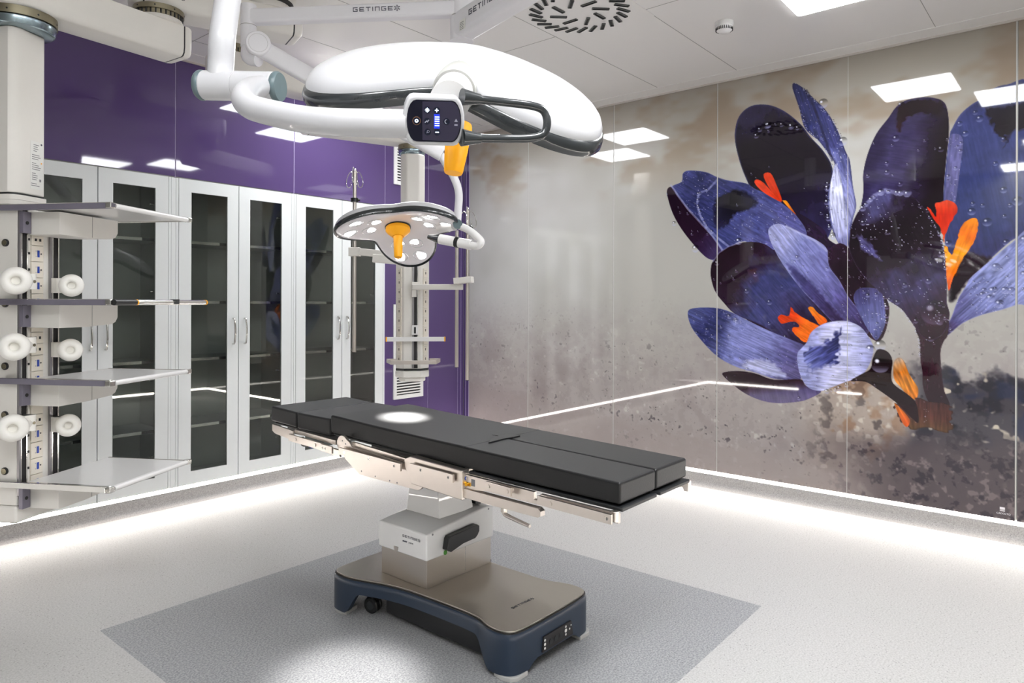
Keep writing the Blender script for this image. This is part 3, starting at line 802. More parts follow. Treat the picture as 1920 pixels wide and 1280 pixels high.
# maker's mark in the corner of the print is added as lettering below
_l = IMG.mean(-1, keepdims=True); IMG = _l + (IMG - _l) * .88; IMG = 205 * (np.clip(IMG, 1, 255) / 205) ** 1.25; IMG = np.clip(IMG, 4, 250)

pm = bpy.data.materials.new('printed_glass')
pm.use_nodes = True
_b = pm.node_tree.nodes['Principled BSDF']
_a = pm.node_tree.nodes.new('ShaderNodeAttribute'); _a.attribute_name = 'print'
pm.node_tree.links.new(_a.outputs['Color'], _b.inputs['Base Color'])
_b.inputs['Roughness'].default_value = 0.03
_b.inputs['Specular IOR Level'].default_value = 0.6
mb = MB()
box2(mb, (XC + G, YB - T_, 0), (XC + T_, YC + T_, H), wallgrey)
wr = struct(mb.build('wall_right', smooth=0))
LINC = np.where(IMG / 255 <= 0.04045, IMG / 255 / 12.92, ((IMG / 255 + 0.055) / 1.055) ** 2.4)
LINC *= 1.0
def glass_grid(name, y0, y1, ys, cols):
    ys = np.asarray(ys); ny = len(ys); nz = len(gz)
    A, B = np.meshgrid(ys, gz, indexing='ij')
    co = np.empty((ny * nz + 8, 3), np.float32)
    co[:ny * nz, 0] = XC; co[:ny * nz, 1] = A.ravel(); co[:ny * nz, 2] = B.ravel()
    idx = np.arange(ny * nz).reshape(ny, nz)
    q = np.stack([idx[:-1, :-1], idx[:-1, 1:], idx[1:, 1:], idx[1:, :-1]], -1).reshape(-1, 4)
    k = ny * nz
    c8 = [(x, y, z) for x in (XC, XC + G) for y in (ys[0], ys[-1]) for z in (gz[0], gz[-1])]
    co[k:] = c8
    side = np.array([(4, 6, 7, 5), (0, 1, 5, 4), (2, 6, 7, 3), (0, 4, 6, 2), (1, 3, 7, 5)]) + k
    F_ = np.concatenate([q, side]).astype(np.int32)
    me = bpy.data.meshes.new(name)
    me.vertices.add(len(co)); me.vertices.foreach_set('co', co.ravel())
    me.loops.add(F_.size); me.loops.foreach_set('vertex_index', F_.ravel())
    me.polygons.add(len(F_)); me.polygons.foreach_set('loop_start', np.arange(0, F_.size, 4, dtype=np.int32))
    me.polygons.foreach_set('loop_total', np.full(len(F_), 4, np.int32))
    me.update(calc_edges=True); me.validate()
    me.materials.append(pm)
    at = me.color_attributes.new('print', 'FLOAT_COLOR', 'POINT')
    cc = np.ones((len(co), 4), np.float32); cc[:k, :3] = cols.reshape(-1, 3); cc[k:, :3] = 0.3
    at.data.foreach_set('color', cc.ravel())
    o = bpy.data.objects.new(name, me); COL.objects.link(o)
    o.parent = wr
    return o
mseams = [0.36, 1.319, 2.272, 3.221, 4.177, 4.958]
for i in range(len(mseams) - 1):
    i0 = int(round((mseams[i] + .003 - gy[0]) / STEP)); i1 = int(round((mseams[i + 1] - .003 - gy[0]) / STEP))
    glass_grid('glass_panel', 0, 0, gy[i0:i1 + 1], LINC[i0:i1 + 1])
# the last panel runs past the picture's edge
ye = np.concatenate([np.arange(YB, 0.24, 0.06), gy[:int(round((.357 - gy[0]) / STEP))]])
ce = np.concatenate([np.repeat(LINC[:1], len(ye) - int(round((.357 - gy[0]) / STEP)), 0), LINC[:int(round((.357 - gy[0]) / STEP))]])
glass_grid('glass_panel', 0, 0, ye, ce)
for a, b in ((4.962, 5.000), (5.005, YC - .002)):
    mb = MB(); box2(mb, (XC, a, 0.128), (XC + G, b, H - 0.004), purple); mb.build('glass_panel', wr, bevel=.001, smooth=30)
mb = MB()
box2(mb, (XC + 0.001, 5.000, 0.124), (XC + G, 5.005, H - .004), seal_l)
box2(mb, (XC + 0.001, 4.957, 0.124), (XC + G, 4.962, H - .004), seal_l)
for s in mseams[:-1]:
    box2(mb, (XC + 0.002, s - 0.0035, 0.124), (XC + G, s + 0.0035, H - 0.004), seal_g)
mb.build('seal', wr, smooth=0)
# small white maker's mark low on the print
T = frame((5.2365, 0.4564, 0.1741), (0, -1, 0), (0, 0, 1))
mb = MB()
for a, b in ((0.010, 0.024), (0.0045, 0.0075), (-0.001, 0.0020)):
    box2(mb, (0.018, a, 0), (0.044, b, 0.0005), inkwhite, T)
mb.build('emblem', wr, smooth=0)
text('CADOLTO', T @ Matrix.Translation((0.0, -0.020, 0)), 0.015, inkwhite, 'lettering', wr)

# ================================================================== THINGS ON THE WALLS AND CEILING
# cupboards with glazed doors
CB_Y = YC
DW = 0.453
def build_cabinet(name='storage_cabinet'):
    r = thing(name, '', 'cabinet', (0, CB_Y, 0.124))
    z0, z1 = 0.126, 2.338
    D = 0.44
    mb = MB()   # carcass: sides, top, bottom, back with shelf-pin dots
    W2 = 2 * DW + 0.006
    box2(mb, (0, CB_Y + 0.024, z0), (0.016, CB_Y + D, z1), cab_in)
    box2(mb, (W2 - 0.016, CB_Y + 0.024, z0), (W2, CB_Y + D, z1), cab_in)
    box2(mb, (0.016, CB_Y + 0.024, z0), (W2 - 0.016, CB_Y + D, z0 + 0.016), cab_in)
    box2(mb, (0.016, CB_Y + 0.024, z1 - 0.016), (W2 - 0.016, CB_Y + D, z1), cab_in)
    box2(mb, (0.016, CB_Y + D - 0.012, z0 + .016), (W2 - 0.016, CB_Y + D, z1 - .016), cab_in)
    for z in (0.40, 0.75, 1.22, 1.62, 2.10):
        for x in (0.26, 0.70):
            cyl(mb, (x, CB_Y + D - 0.013, z), (x, CB_Y + D - 0.016, z), 0.005, black, 8)
    mb.build('carcass', r, smooth=0)
    mb = MB()
    for a, b in ((-0.020, -0.003), (W2 + 0.003, W2 + 0.020)):
        box2(mb, (a, CB_Y + 0.001, z0), (b, CB_Y + 0.03, z1), cab_m)
    mb.build('frame', r, bevel=0.0015, smooth=0)
    for k in (0, 1):
        x = k * (DW + 0.006); gx0, gx1, gz0, gz1 = x + 0.09, x + DW - 0.088, 0.217, 2.246
        mb = MB()
        for a, b, c, d in ((x, gx0, z0, z1), (gx1, x + DW, z0, z1), (gx0, gx1, z0, gz0), (gx0, gx1, gz1, z1)):
            box2(mb, (a, CB_Y, c), (b, CB_Y + 0.020, d), cab_m)
        dr = mb.build('door', r, smooth=0)
        mb = MB(); box2(mb, (gx0 - .004, CB_Y + 0.007, gz0 - .004), (gx1 + .004, CB_Y + 0.012, gz1 + .004), cabglass)
        mb.build('glass_pane', dr, smooth=0)
        hx = x + DW - 0.042 if k == 0 else x + 0.045
        mb = MB()
        tube(mb, [(hx, CB_Y, 1.325), (hx, CB_Y - 0.022, 1.318), (hx, CB_Y - 0.034, 1.27), (hx, CB_Y - 0.037, 1.227), (hx, CB_Y - 0.034, 1.185), (hx, CB_Y - 0.022, 1.137), (hx, CB_Y, 1.13)], 0.0065, chrome, 10, 5)
        mb.build('handle', dr)
        xe = x + DW - .084 if k else x + 0.07
        for z in (0.36, 0.90, 1.52, 2.13):
            mb = MB()
            box2(mb, (xe, CB_Y + 0.020, z - .012), (xe + .02, CB_Y + 0.028, z + .012), chrome)
            cyl(mb, (xe - 0.03 if k else xe + 0.03, CB_Y + .03, z), (xe + .01, CB_Y + .03, z), .008, chrome, 10)
            mb.build('hinge', dr)
    for z in (0.54, 1.03, 1.45, 1.89):
        mb = MB()
        box2(mb, (0.017, CB_Y + 0.050, z - 0.012), (W2 - 0.017, CB_Y + D - 0.014, z + 0.004), cab_in)
        sh = mb.build('shelf', r, smooth=0)
        mb = MB()  # one steel edge: lit length coloured chrome, shaded length coloured black
        for xa, xb in ((0.017, DW * .72), (DW + .003, DW + DW * .66)):
            box2(mb, (xa, CB_Y + 0.044, z - 0.014), (xb, CB_Y + 0.050, z + 0.006), chrome)
        for xa, xb in ((DW * .72, DW + .003), (DW + DW * .66, W2 - .017)):
            box2(mb, (xa, CB_Y + 0.044, z - 0.014), (xb, CB_Y + 0.050, z + 0.006), black)
        mb.build('edge_profile', sh, smooth=0)
    return r
cab = build_cabinet()
CABS = [(3.249, 'grey double-door glass cupboard nearest the room corner, behind the hanging drip pole'),
        (2.292, 'middle grey cupboard whose two doors are wholly in view, right of the four-shelf column'),
        (1.306, 'grey glass-door cupboard seen behind the trays of the left column'),
        (0.335, 'grey cupboard at the left edge mostly hidden by the near column')]
for i, (x, lab) in enumerate(CABS):
    o = cab if i == 0 else copy_tree(cab)
    o.location.x = x
    tag(o, lab, 'cabinet', 'glass-door cupboards under the purple glass')

# louvred air grilles on the purple wall
def grille(z0, z1, lab):
    x0, x1 = 4.283, 4.656
    r = thing('wall_vent', lab, 'vent', (x0, YC, z0), 'white louvred air grilles')
    mb = MB(); t = 0.036; y = YC - 0.016
    for a, b, c, d in ((x0, x0 + t, z0, z1), (x1 - t, x1, z0, z1), (x0 + t, x1 - t, z0, z0 + t), (x0 + t, x1 - t, z1 - t, z1)):
        box2(mb, (a, y, c), (b, YC, d), vent_w)
    mb.build('frame', r, bevel=0.002, smooth=0)
    mb = MB()
    box2(mb, (x0 + t, YC - 0.003, z0 + t), (x1 - t, YC - 0.001, z1 - t), vent_d)
    z = z0 + t + 0.014
    while z < z1 - t - 0.006:
        vs = [(x0 + t, y + .001, z - .003), (x1 - t, y + .001, z - .003), (x1 - t, y + .001, z + .010), (x0 + t, y + .001, z + .010),
              (x0 + t, YC - .004, z + .004), (x1 - t, YC - .004, z + .004), (x1 - t, YC - .004, z + .008), (x0 + t, YC - .004, z + .008)]
        mb.add(vs, [(0, 1, 2, 3), (3, 2, 6, 7), (7, 6, 5, 4), (4, 5, 1, 0), (0, 3, 7, 4), (1, 5, 6, 2)], vent_w)
        z += 0.0265
    mb.build('louvre', r, smooth=0)
grille(0.538, 1.432, 'lower white louvred grille on the purple wall, behind the far hanging column')
grille(2.300 + .259, 3.12, 'upper white louvred grille high on the purple wall beside the far column')

# flat ceiling lights; the last four are unseen fill lights, added for brightness
LIGHTS = [(4.07, 1.10, 'square ceiling light cut off by the top edge, upper right'),
          (4.07, 3.70, 'square ceiling light towards the room corner, above the joined arms'),
          (3.38, 4.30, 'square ceiling light near the purple wall, partly behind the long grey arm'),
          (3.38, 0.48, 'square ceiling light seen only as a reflection at the right edge of the picture wall'),
          (2.25, 0.02, 'added fill light panel over the near wall, beyond the right of the view'),
          (1.05, 0.30, 'added fill light panel just ahead of the viewer, above the view'),
          (0.10, -0.05, 'added fill light panel straight above the viewer'),
          (-0.42, 0.62, 'added fill light panel above the back wall behind the viewer')]
for x, y, lab in LIGHTS:
    is_fill = y < 0.4 or x < 0
    r = thing('ceiling_light', lab, 'ceiling light', (x, y, H), 'square ceiling light panels')
    s = 0.275
    mb = MB(); prism(mb, rrect(2 * s, 2 * s, .02), -0.006, -0.002, panel_fill if is_fill else panel_em, Matrix.Translation((x, y, H)))
    mb.build('diffuser', r, smooth=0)
    mb = MB(); prism(mb, rrect(2 * s + .016, 2 * s + .016, .024), -0.002, 0.0, white, Matrix.Translation((x, y, H)))
    mb.build('frame', r, smooth=0)

# swirl air diffuser
def swirl(cx, cy, lab):
    r = thing('ceiling_vent', lab, 'vent', (cx, cy, H), 'swirl air outlets')
    mb = MB(); prism(mb, rrect(0.655, 0.655, .004), -0.003, 0, ceil_m, Matrix.Translation((cx, cy, H)))
    mb.build('face_plate', r, smooth=0)
    mb = MB()
    def slot(rad, ang, tilt, L, w):
        p = Vector((cx + rad * math.cos(ang), cy + rad * math.sin(ang), H - 0.003))
        a = ang + tilt
        T = frame(p, (math.cos(a), math.sin(a), 0), (-math.sin(a), math.cos(a), 0))
        for s in (-1, 1):
            box2(mb, (-L / 2, s * w / 2 - .0025, -0.006), (L / 2, s * w / 2 + .0025, 0.0), rim_dark, T)
            box2(mb, (s * L / 2 - .0025, -w / 2, -0.006), (s * L / 2 + .0025, w / 2, 0.0), rim_dark, T)
        box2(mb, (-L / 2, -w / 2, -0.001), (L / 2, w / 2, 0.0), vent_d, T)
        box2(mb, (-L / 2 + .005, -w / 2 + .005, -0.0035), (L / 2 - .005, 0.002, -0.001), blackslot, T)
    for i in range(24):
        slot(0.262, 2 * math.pi * i / 24, math.radians(40), 0.088, 0.020)
    for i in range(8):
        slot(0.135, 2 * math.pi * (i + .3) / 8, math.radians(30), 0.100, 0.020)
    mb.build('slots', r, smooth=0)
swirl(3.458, 2.371, 'round pattern of black slots in the ceiling above the lamp head')

# smoke detector
r = thing('smoke_detector', 'small round white smoke detector on the ceiling, right of the slotted air outlet', 'smoke detector', (4.155, 1.761, H))
mb = MB(); lathe(mb, [(0.0, -0.006), (0.056, -0.006), (0.056, -0.03), (0.05, -0.034), (0.0, -0.034)][::-1], (4.155, 1.761, H + .006), (0, 0, 1), white, 32)
mb.build('base', r)
mb = MB(); lathe(mb, [(0.0, -0.074), (0.028, -0.072), (0.046, -0.060), (0.052, -0.044), (0.050, -0.034)], (4.155, 1.761, H + .006), (0, 0, 1), white, 32)
for i in range(28):
    a = 2 * math.pi * i / 28
    box2(mb, (0.0478, -0.0022, -0.060), (0.0525, 0.0022, -0.042), black, Matrix.Translation((4.155, 1.761, H + .006)) @ Matrix.Rotation(a, 4, 'Z'))
mb.build('sensor_head', r)

# ================================================================== SURGICAL LIGHTS
def head_outline(phi, r_in=0.218, r_out=0.379):
    c = 0.5 + 0.5 * math.cos(3 * phi)
    return r_in + (r_out - r_in) * c ** 0.90
def lamp_head(root, c, n, ydir, k=0.6525, scale=1.0):
    """three-lobed head; n points to its back, ydir towards one lobe"""
    n = Vector(n).normalized(); yd = Vector(ydir); yd = (yd - n * yd.dot(n)).normalized(); xd = n.cross(yd)
    T = Matrix((yd, xd, n)).transposed().to_4x4(); T.translation = Vector(c)
    N = 144
    K2, HT = 0.56, 0.040
    def ring(f, h, out=0.0, s=None):
        vs = []
        for i in range(N):
            ph = 2 * math.pi * i / N
            r0 = head_outline(ph); r = (r0 * f + out)
            z = h - k * r * r
            if s is not None:
                z = (1 - s) * (0.012 - k * r0 * r0) + s * (HT - K2 * r * r + .012 * (1 - f))
            vs.append(T @ (Vector((r * math.cos(ph), r * math.sin(ph), z)) * scale))
        return vs
    def shell(rows, m, name, cap0=False, cap1=False, pts0=None, pts1=None):
        vs = []; fs = []
        for r_ in rows: vs += r_
        for a in range(len(rows) - 1):
            for i in range(N):
                j = (i + 1) % N
                fs.append((a * N + i, a * N + j, (a + 1) * N + j, (a + 1) * N + i))
        if pts0 is not None:
            q = len(vs); vs.append(pts0)
            fs += [(q, (i + 1) % N, i) for i in range(N)]
        if pts1 is not None:
            q = len(vs); vs.append(pts1); b = (len(rows) - 1) * N
            fs += [(q, b + i, b + (i + 1) % N) for i in range(N)]
        mb = MB(); mb.add(vs, fs, m)
        return mb.build(name, root, smooth=60)
    top = [(1.0, 0.0, .004, 0.0), (1.005, 0, .002, .22), (1.0, 0, 0, .45), (.985, 0, 0, .66), (.955, 0, 0, .83), (.90, 0, 0, .94), (.84, 0, 0, .985), (.76, 0, 0, 1.0), (.6, 0, 0, 1.0), (.4, 0, 0, 1.0), (.2, 0, 0, 1.0)]
    shell([ring(*t) for t in top], white_sh, 'head_shell', pts1=T @ (Vector((0, 0, HT + .012)) * scale))
    # raised spine over the middle of the back
    rim = [(0.985, -0.018, 0), (1.0, -0.022, .004), (1.0, -0.014, .009), (1.0, 0.000, .011), (1.0, 0.010, .009), (1.0, 0.014, .003), (0.985, 0.014, 0)]
    shell([ring(*t) for t in rim], rim_dark, 'rim')
    under = [(0.985, -0.016, 0), (0.96, -0.024, 0), (0.90, -0.030, 0), (0.70, -0.032, 0), (0.45, -0.032, 0), (0.2, -0.032, 0)]
    shell([ring(*t) for t in under][::-1], lens, 'underside', pts0=T @ Vector((0, 0, -0.032 * scale)))
    # twelve LED pods, four in each lobe
    for l in range(3):
        for a, b in ((0.175, 0.055), (0.175, -0.055), (0.282, 0.060), (0.282, -0.060)):
            th = 2 * math.pi * l / 3
            x = a * math.cos(th) - b * math.sin(th); y = a * math.sin(th) + b * math.cos(th)
            x *= scale; y *= scale
            z = -0.033 * scale - k * (x * x + y * y)
            nn = Vector((2 * k * x, 2 * k * y, 1)).normalized()
            P = T @ Vector((x, y, z)); D = (T.to_3x3() @ nn).normalized()
            mb = MB(); lathe(mb, [(0.041, .004), (0.043, -0.002), (0.040, -0.0035), (0.036, -0.001), (.036, .004)], P, D, pod_ring, 24)
            p = mb.build('led_pod', root)
            mb = MB(); lathe(mb, [(0.0, -0.0012), (0.0355, -0.0008), (0.0355, .003)], P, D, pod_em, 24)
            mb.build('lens', p)
            mb = MB()
            for q in range(5):
                aa = q * 1.256 + l
                u = D.orthogonal().normalized(); w = D.cross(u)
                cc = P - D * 0.0015 + (u * math.cos(aa) + w * math.sin(aa)) * 0.014
                cyl(mb, cc, cc - D * 0.0022, 0.0045, pod_ring, 8)
            mb.build('led_cluster', p)
    return T
def beam(name, pos, direction, power, size, blend, root, colr=(1, .98, .95), radius=.08):
    L = bpy.data.lights.new(name, 'SPOT'); L.energy = power; L.spot_size = math.radians(size); L.spot_blend = blend
    L.color = colr; L.shadow_soft_size = radius
    o = bpy.data.objects.new(name, L); COL.objects.link(o)
    o.matrix_world = Vector(direction).to_track_quat('-Z', 'Y').to_matrix().to_4x4()
    o.location = pos
    o.parent = root; o.matrix_parent_inverse = parent_world(root).inverted()
    return o
def sterile_handle(root, T, L=0.13, r0=.026, base=0.0):
    mb = MB()
    P = T @ Vector((0, 0, 0)); D = -(T.to_3x3() @ Vector((0, 0, 1)))
    return mb, P, D

# ---- near lamp
nL = (-FW * 0.4857 + RT0 * 0.1726 + UP0).normalized()
C1 = Vector((1.2404, 1.1824, 2.0296))
root1 = thing('surgical_light', 'large white operating lamp in front, with lit blue control panel and yellow grip', 'surgical light', C1)
T1 = lamp_head(root1, C1, nL, FW * 1.0 + RT0 * 0.03)
D1 = -nL
mb = MB()   # yellow grip under the middle
gp = C1 + D1 * 0.03
lathe(mb, [(0.0, 0.0), (0.030, 0.0), (0.032, 0.01), (0.0310, 0.02), (0.0285, 0.07), (0.0235, 0.122), (0.0215, 0.127), (0.0, 0.127)], (1.2359, 1.2034, 1.8913), Vector((1.2109, 1.2021, 1.7595)) - Vector((1.2359, 1.2034, 1.8913)), yellow, 28)
mb.build('grip', root1)
# suspension: down tube, double joint, swept yoke tube, control box
mb = MB(); tube(mb, [(1.0074, 1.8821, 2.4925), (0.9876, 1.8591, 2.3570), (0.9700, 1.8489, 2.2587), (0.9485, 1.8278, 2.1732), (0.9508, 1.8406, 2.1037), (0.9500, 1.8417, 2.0568)], 0.0325, white_sh, 24, 6, rr=lambda t: 0.0345 - .0 * t)
mb.build('down_tube', root1)
ja, jb = Vector((0.9242, 1.8803, 2.0465)), Vector((1.0332, 1.7032, 2.0334))
jd = (jb - ja).normalized(); jl = (jb - ja).length
mb = MB(); lathe(mb, [(0.0, 0), (0.038, 0.0), (0.040, 0.004), (0.040, jl * .46), (0.0385, jl * .463), (0.0385, jl * .467), (0.040, jl * .47), (0.040, jl - .004), (0.038, jl), (0, jl)], ja, jd, white_sh, 36)
jo = mb.build('joint', root1, smooth=25)
for P, s in ((ja, -1), (jb, 1)):
    mb = MB(); lathe(mb, [(0, -.001), (0.0385, -.001), (0.041, .003), (0.041, .010), (0.037, .016), (0.0, .0165)], P, jd * s, capgrey, 32)
    mb.build('end_cap', jo)
mb = MB()
yk = [(1.0101, 1.7230, 2.0346), (0.9248, 1.6379, 1.9905), (0.8305, 1.5012, 1.9204), (0.8040, 1.4238, 1.8799), (0.8069, 1.3423, 1.8524), (0.8162, 1.2377, 1.8232), (0.8340, 1.1541, 1.8076), (0.8687, 1.0813, 1.8005), (0.9075, 1.0193, 1.7971)]
tube(mb, yk, 0.0285, white_sh, 24, 8, rr=lambda t: 0.0275)
mb.build('yoke_tube', root1)
# control box
pc = Vector((0.9277, 0.9718, 1.7985)); pn = (Vector((0, 0, CAMH)) - pc); pn.z *= 0.0
pn = (pn.normalized() + RT0 * .06 - UP0 * .40).normalized(); px = UP0.cross(pn).normalized()
px = (px + UP0 * 0.02).normalized()
TP = frame(pc, px, pn.cross(px), None)
def panel_pts(w, h, f=1.0):
    o = []
    for a in range(-50, 51, 10):
        o.append((w / 2 * (0.50 + 0.50 * math.cos(math.radians(a * 1.45))) , h / 2 * math.sin(math.radians(a * 1.8))))
    o += [(-x, -y) for x, y in o]
    return o
mb = MB(); prism(mb, panel_pts(.118, .094), -0.055, 0.0, white_sh, TP)
cb = mb.build('control_box', root1, bevel=0.006, seg=3)
mb = MB(); prism(mb, panel_pts(.104, .078), 0.0, 0.0015, screen_d, TP)
scn = mb.build('touch_panel', cb, smooth=0)
mb = MB()
pp = [p for p in panel_pts(.100, .074) if p[0] > -.022]
pp = sorted([p for p in pp], key=lambda p: math.atan2(p[1], p[0] - .01))
pl = [(-.0225, -.036)] + [p for p in pp] + [(-.0225, .036)]
prism(mb, pl, 0.0015, 0.0019, screen_l, TP); mb.build('touch_field', cb, smooth=0)
def dot(x, y, r, m, z=0.0019, dz=0.0005, name='button', par=cb, n=20):
    mb = MB(); prism(mb, disc_pts(r, n, x, y), z, z + dz, m, TP)
    return mb.build(name, par, smooth=0)
SXY = {'sun': (-.0133, .0205), 'hand': (-.0133, 0.0), 'mag': (-.0125, -.0205), 'plus': (.0047, .0205), 'minus': (.0057, -.0205), 'moon': (.0237, 0.0)}
for k_, (x, y) in SXY.items():
    bo = dot(x, y, .0062, btn_d)
    mb = MB(); z = .0024; g = glow_w if k_ in ('sun', 'plus', 'minus') else icon_g
    if k_ == 'sun':
        for i in range(8):
            box2(mb, (-.0006, .0, z), (.0006, .0045 if i % 2 == 0 else .0040, z + .0003), g, TP @ Matrix.Translation((x, y, 0)) @ Matrix.Rotation(math.radians(45 * i), 4, 'Z'))
        prism(mb, disc_pts(.0018, 12, x, y), z, z + .0004, g, TP)
    elif k_ == 'plus':
        box2(mb, (x - .0035, y - .0009, z), (x + .0035, y + .0009, z + .0003), g, TP); box2(mb, (x - .0009, y - .0035, z), (x + .0009, y + .0035, z + .0004), g, TP)
    elif k_ == 'minus':
        box2(mb, (x - .0035, y - .0009, z), (x + .0035, y + .0009, z + .0003), g, TP)
    elif k_ == 'moon':
        o = [(x - .0005 + .0035 * math.cos(math.radians(a)), y + .0042 * math.sin(math.radians(a))) for a in range(80, 281, 20)]
        i_ = [(x + .0012 + .0035 * math.cos(math.radians(a)), y + .0034 * math.sin(math.radians(a))) for a in range(260, 99, -20)]
        prism(mb, o + i_, z, z + .0003, g, TP)
    elif k_ == 'mag':
        for a in range(0, 360, 30):
            box2(mb, (.0018, -.0005, z), (.0024, .0005, z + .0003), g, TP @ Matrix.Translation((x + .0012, y + .0012, 0)) @ Matrix.Rotation(math.radians(a), 4, 'Z'))
        box2(mb, (-.0045, -.0005, z), (-.0018, .0005, z + .0003), g, TP @ Matrix.Translation((x + .0012, y + .0012, 0)) @ Matrix.Rotation(math.radians(45), 4, 'Z'))
    else:
        for s, q in ((-.0018, 40), (.0020, 55)):
            box2(mb, (-.0035, -.0009, z), (.0025, .0009, z + .0003), g, TP @ Matrix.Translation((x + s, y + s * .3, 0)) @ Matrix.Rotation(math.radians(q), 4, 'Z'))
    mb.build('icon', cb, smooth=0)
mb = MB(); box2(mb, (-.0005, -.0135, .0019), (.0105, .0135, .0022), glow_b, TP); mb.build('level_window', cb, smooth=0)
for i in range(5):
    mb = MB(); box2(mb, (.0012, -.0088 + i * .0040, .0022), (.0098, -.0071 + i * .0040, .0026), glow_w, TP); mb.build('level_bar', cb, smooth=0)
dot(-.0335, .0, .0080, ring_br, .0015, .0004, 'button_ring'); dot(-.0335, .0, .0066, btn_d, .0019, .0004)
dot(-.0335, .0, .0034, glow_w, .0023, .0004, 'power_icon'); dot(-.0335, .0004, .0014, btn_d, .0027, .0003, 'power_icon')
mb = MB(); prism(mb, [(.0385, .0), (.0455, .0), (.042, .006)], .0019, .0022, icon_g, TP); box2(mb, (.0388, -.0075, .0019), (.0452, -.0045, .0022), icon_g, TP); mb.build('warning_icon', cb, smooth=0)
# swivel from box to head
a, b = Vector((0.9715, 0.9739, 1.8467)), Vector((1.1638, 1.1337, 1.9689))
d = (b - a)
mb = MB(); cyl(mb, a, a + d * .42, 0.0400, white, 36); mb.build('swivel', root1)
mb = MB(); lathe(mb, [(0.0, 0), (0.045, 0.0), (0.047, .004), (0.049, d.length * .50), (0, d.length * .51)], a + d * .42, d, mat('swivel_grey', rgb(172, 172, 168), .2, coat=.5, noise=.02), 36)
mb.build('swivel_sleeve', root1)
# steering loop
lp = [(0.9838, 0.9436, 1.8480), (1.0099, 0.9280, 1.8500), (1.0665, 0.9070, 1.8535), (1.1167, 0.8782, 1.8519), (1.1387, 0.8675, 1.8438), (1.1429, 0.8624, 1.8207), (1.1380, 0.8682, 1.7977), (1.1133, 0.8822, 1.7864), (1.0632, 0.9110, 1.7805), (1.0101, 0.9278, 1.7743), (0.9816, 0.9384, 1.7759)]
mb = MB(); tube(mb, lp, 0.0085, rim_dark, 14, 6)
mb.build('steering_loop', root1)
for pts in ([(0.9740, 0.9429, 1.8498), (1.0099, 0.9280, 1.8511)], [(0.9742, 0.9427, 1.7710), (1.0101, 0.9278, 1.7732)]):
    mb = MB(); cyl(mb, pts[0], pts[1], 0.017, rim_dark, 16, 0.010)
    mb.build('loop_bracket', root1)
beam('near_lamp_beam', C1 + D1 * .06, Vector((1.6257, 2.1554, 0.0000)) - (C1 + D1 * .06), 480, 17, .8, root1)

# ---- far lamp on its jointed arm
nF = (FW * 0.3787 - RT0 * 0.0776 + UP0).normalized()
C2 = Vector((2.6254, 3.0182, 1.9037))
root2 = thing('surgical_light', 'smaller-looking operating lamp with glowing round LEDs over the head end of the table', 'surgical light', C2)
T2 = lamp_head(root2, C2, nF, FW * 1.0 + RT0 * 0.03, scale=.97)
D2 = -nF
hb = C2 + D2 * .032 - RT0 * .015 - FW * .02
mb = MB(); lathe(mb, [(0.060, -.012), (0.072, -.006), (0.072, .004), (.06, .008)], hb, D2, black, 32); mb.build('grip_collar', root2)
mb = MB(); lathe(mb, [(0.068, .004), (0.069, .022), (0.060, .034), (0.042, .050), (.032, .060), (.0, .060)], hb, D2, yellow, 32)
gb = mb.build('grip_base', root2)
mb = MB(); lathe(mb, [(0.026, .055), (0.026, .06), (0.023, .18), (0.018, .188), (0, .188)], hb, D2, yellow, 24); mb.build('grip', root2)
beam('far_lamp_beam', C2 + D2 * .20, Vector((2.3055, 2.6261, 0.8800)) - (C2 + D2 * .20), 2400, 10.0, .75, root2)
# ball joint and yokes
bj = Vector((2.7096, 2.6523, 1.8772))
mb = MB(); tube(mb, [(2.5121, 2.6391, 2.2811), (2.5761, 2.6249, 2.2006), (2.6372, 2.6142, 2.1237), (2.6843, 2.6202, 2.0450), (2.7042, 2.6432, 1.9485), (2.7221, 2.6685, 1.8649)], 0.021, armgrey, 18, 6)
mb.build('upper_yoke', root2)
mb = MB(); cyl(mb, (2.7413, 2.7079, 1.8810), (2.7304, 2.8145, 1.8755), 0.033, white, 24); mb.build('knuckle', root2)
mb = MB(); lathe(mb, [(0, -.03), (.026, -.03), (.027, .012), (.024, .018), (0, .018)], bj, Vector((0, 0, CAMH)) - bj, capgrey, 28); mb.build('knuckle_cap', root2)
mb = MB(); tube(mb, [(2.7240, 2.6663, 1.8737), (2.7361, 2.5894, 1.8405), (2.7529, 2.5381, 1.7984), (2.7548, 2.5203, 1.7746), (2.7493, 2.5424, 1.7554), (2.7325, 2.5937, 1.7626)], 0.020, white, 18, 6)
mb.build('lower_yoke', root2)
a, b = Vector((2.7437, 2.5804, 1.7627)), Vector((2.6626, 2.8333, 1.8147)); d = b - a
mb = MB()
cyl(mb, a, a + d * .28, 0.027, white, 24); mb.build('control_head', root2)
mb = MB(); cyl(mb, a + d * .28, a + d * .36, 0.030, black, 24); mb.build('control_ring', root2)
mb = MB(); cyl(mb, a + d * .36, a + d * .72, 0.028, white, 24); cyl(mb, a + d * .72, b, 0.028, rim_dark, 24, 0.012); mb.build('control_arm', root2)
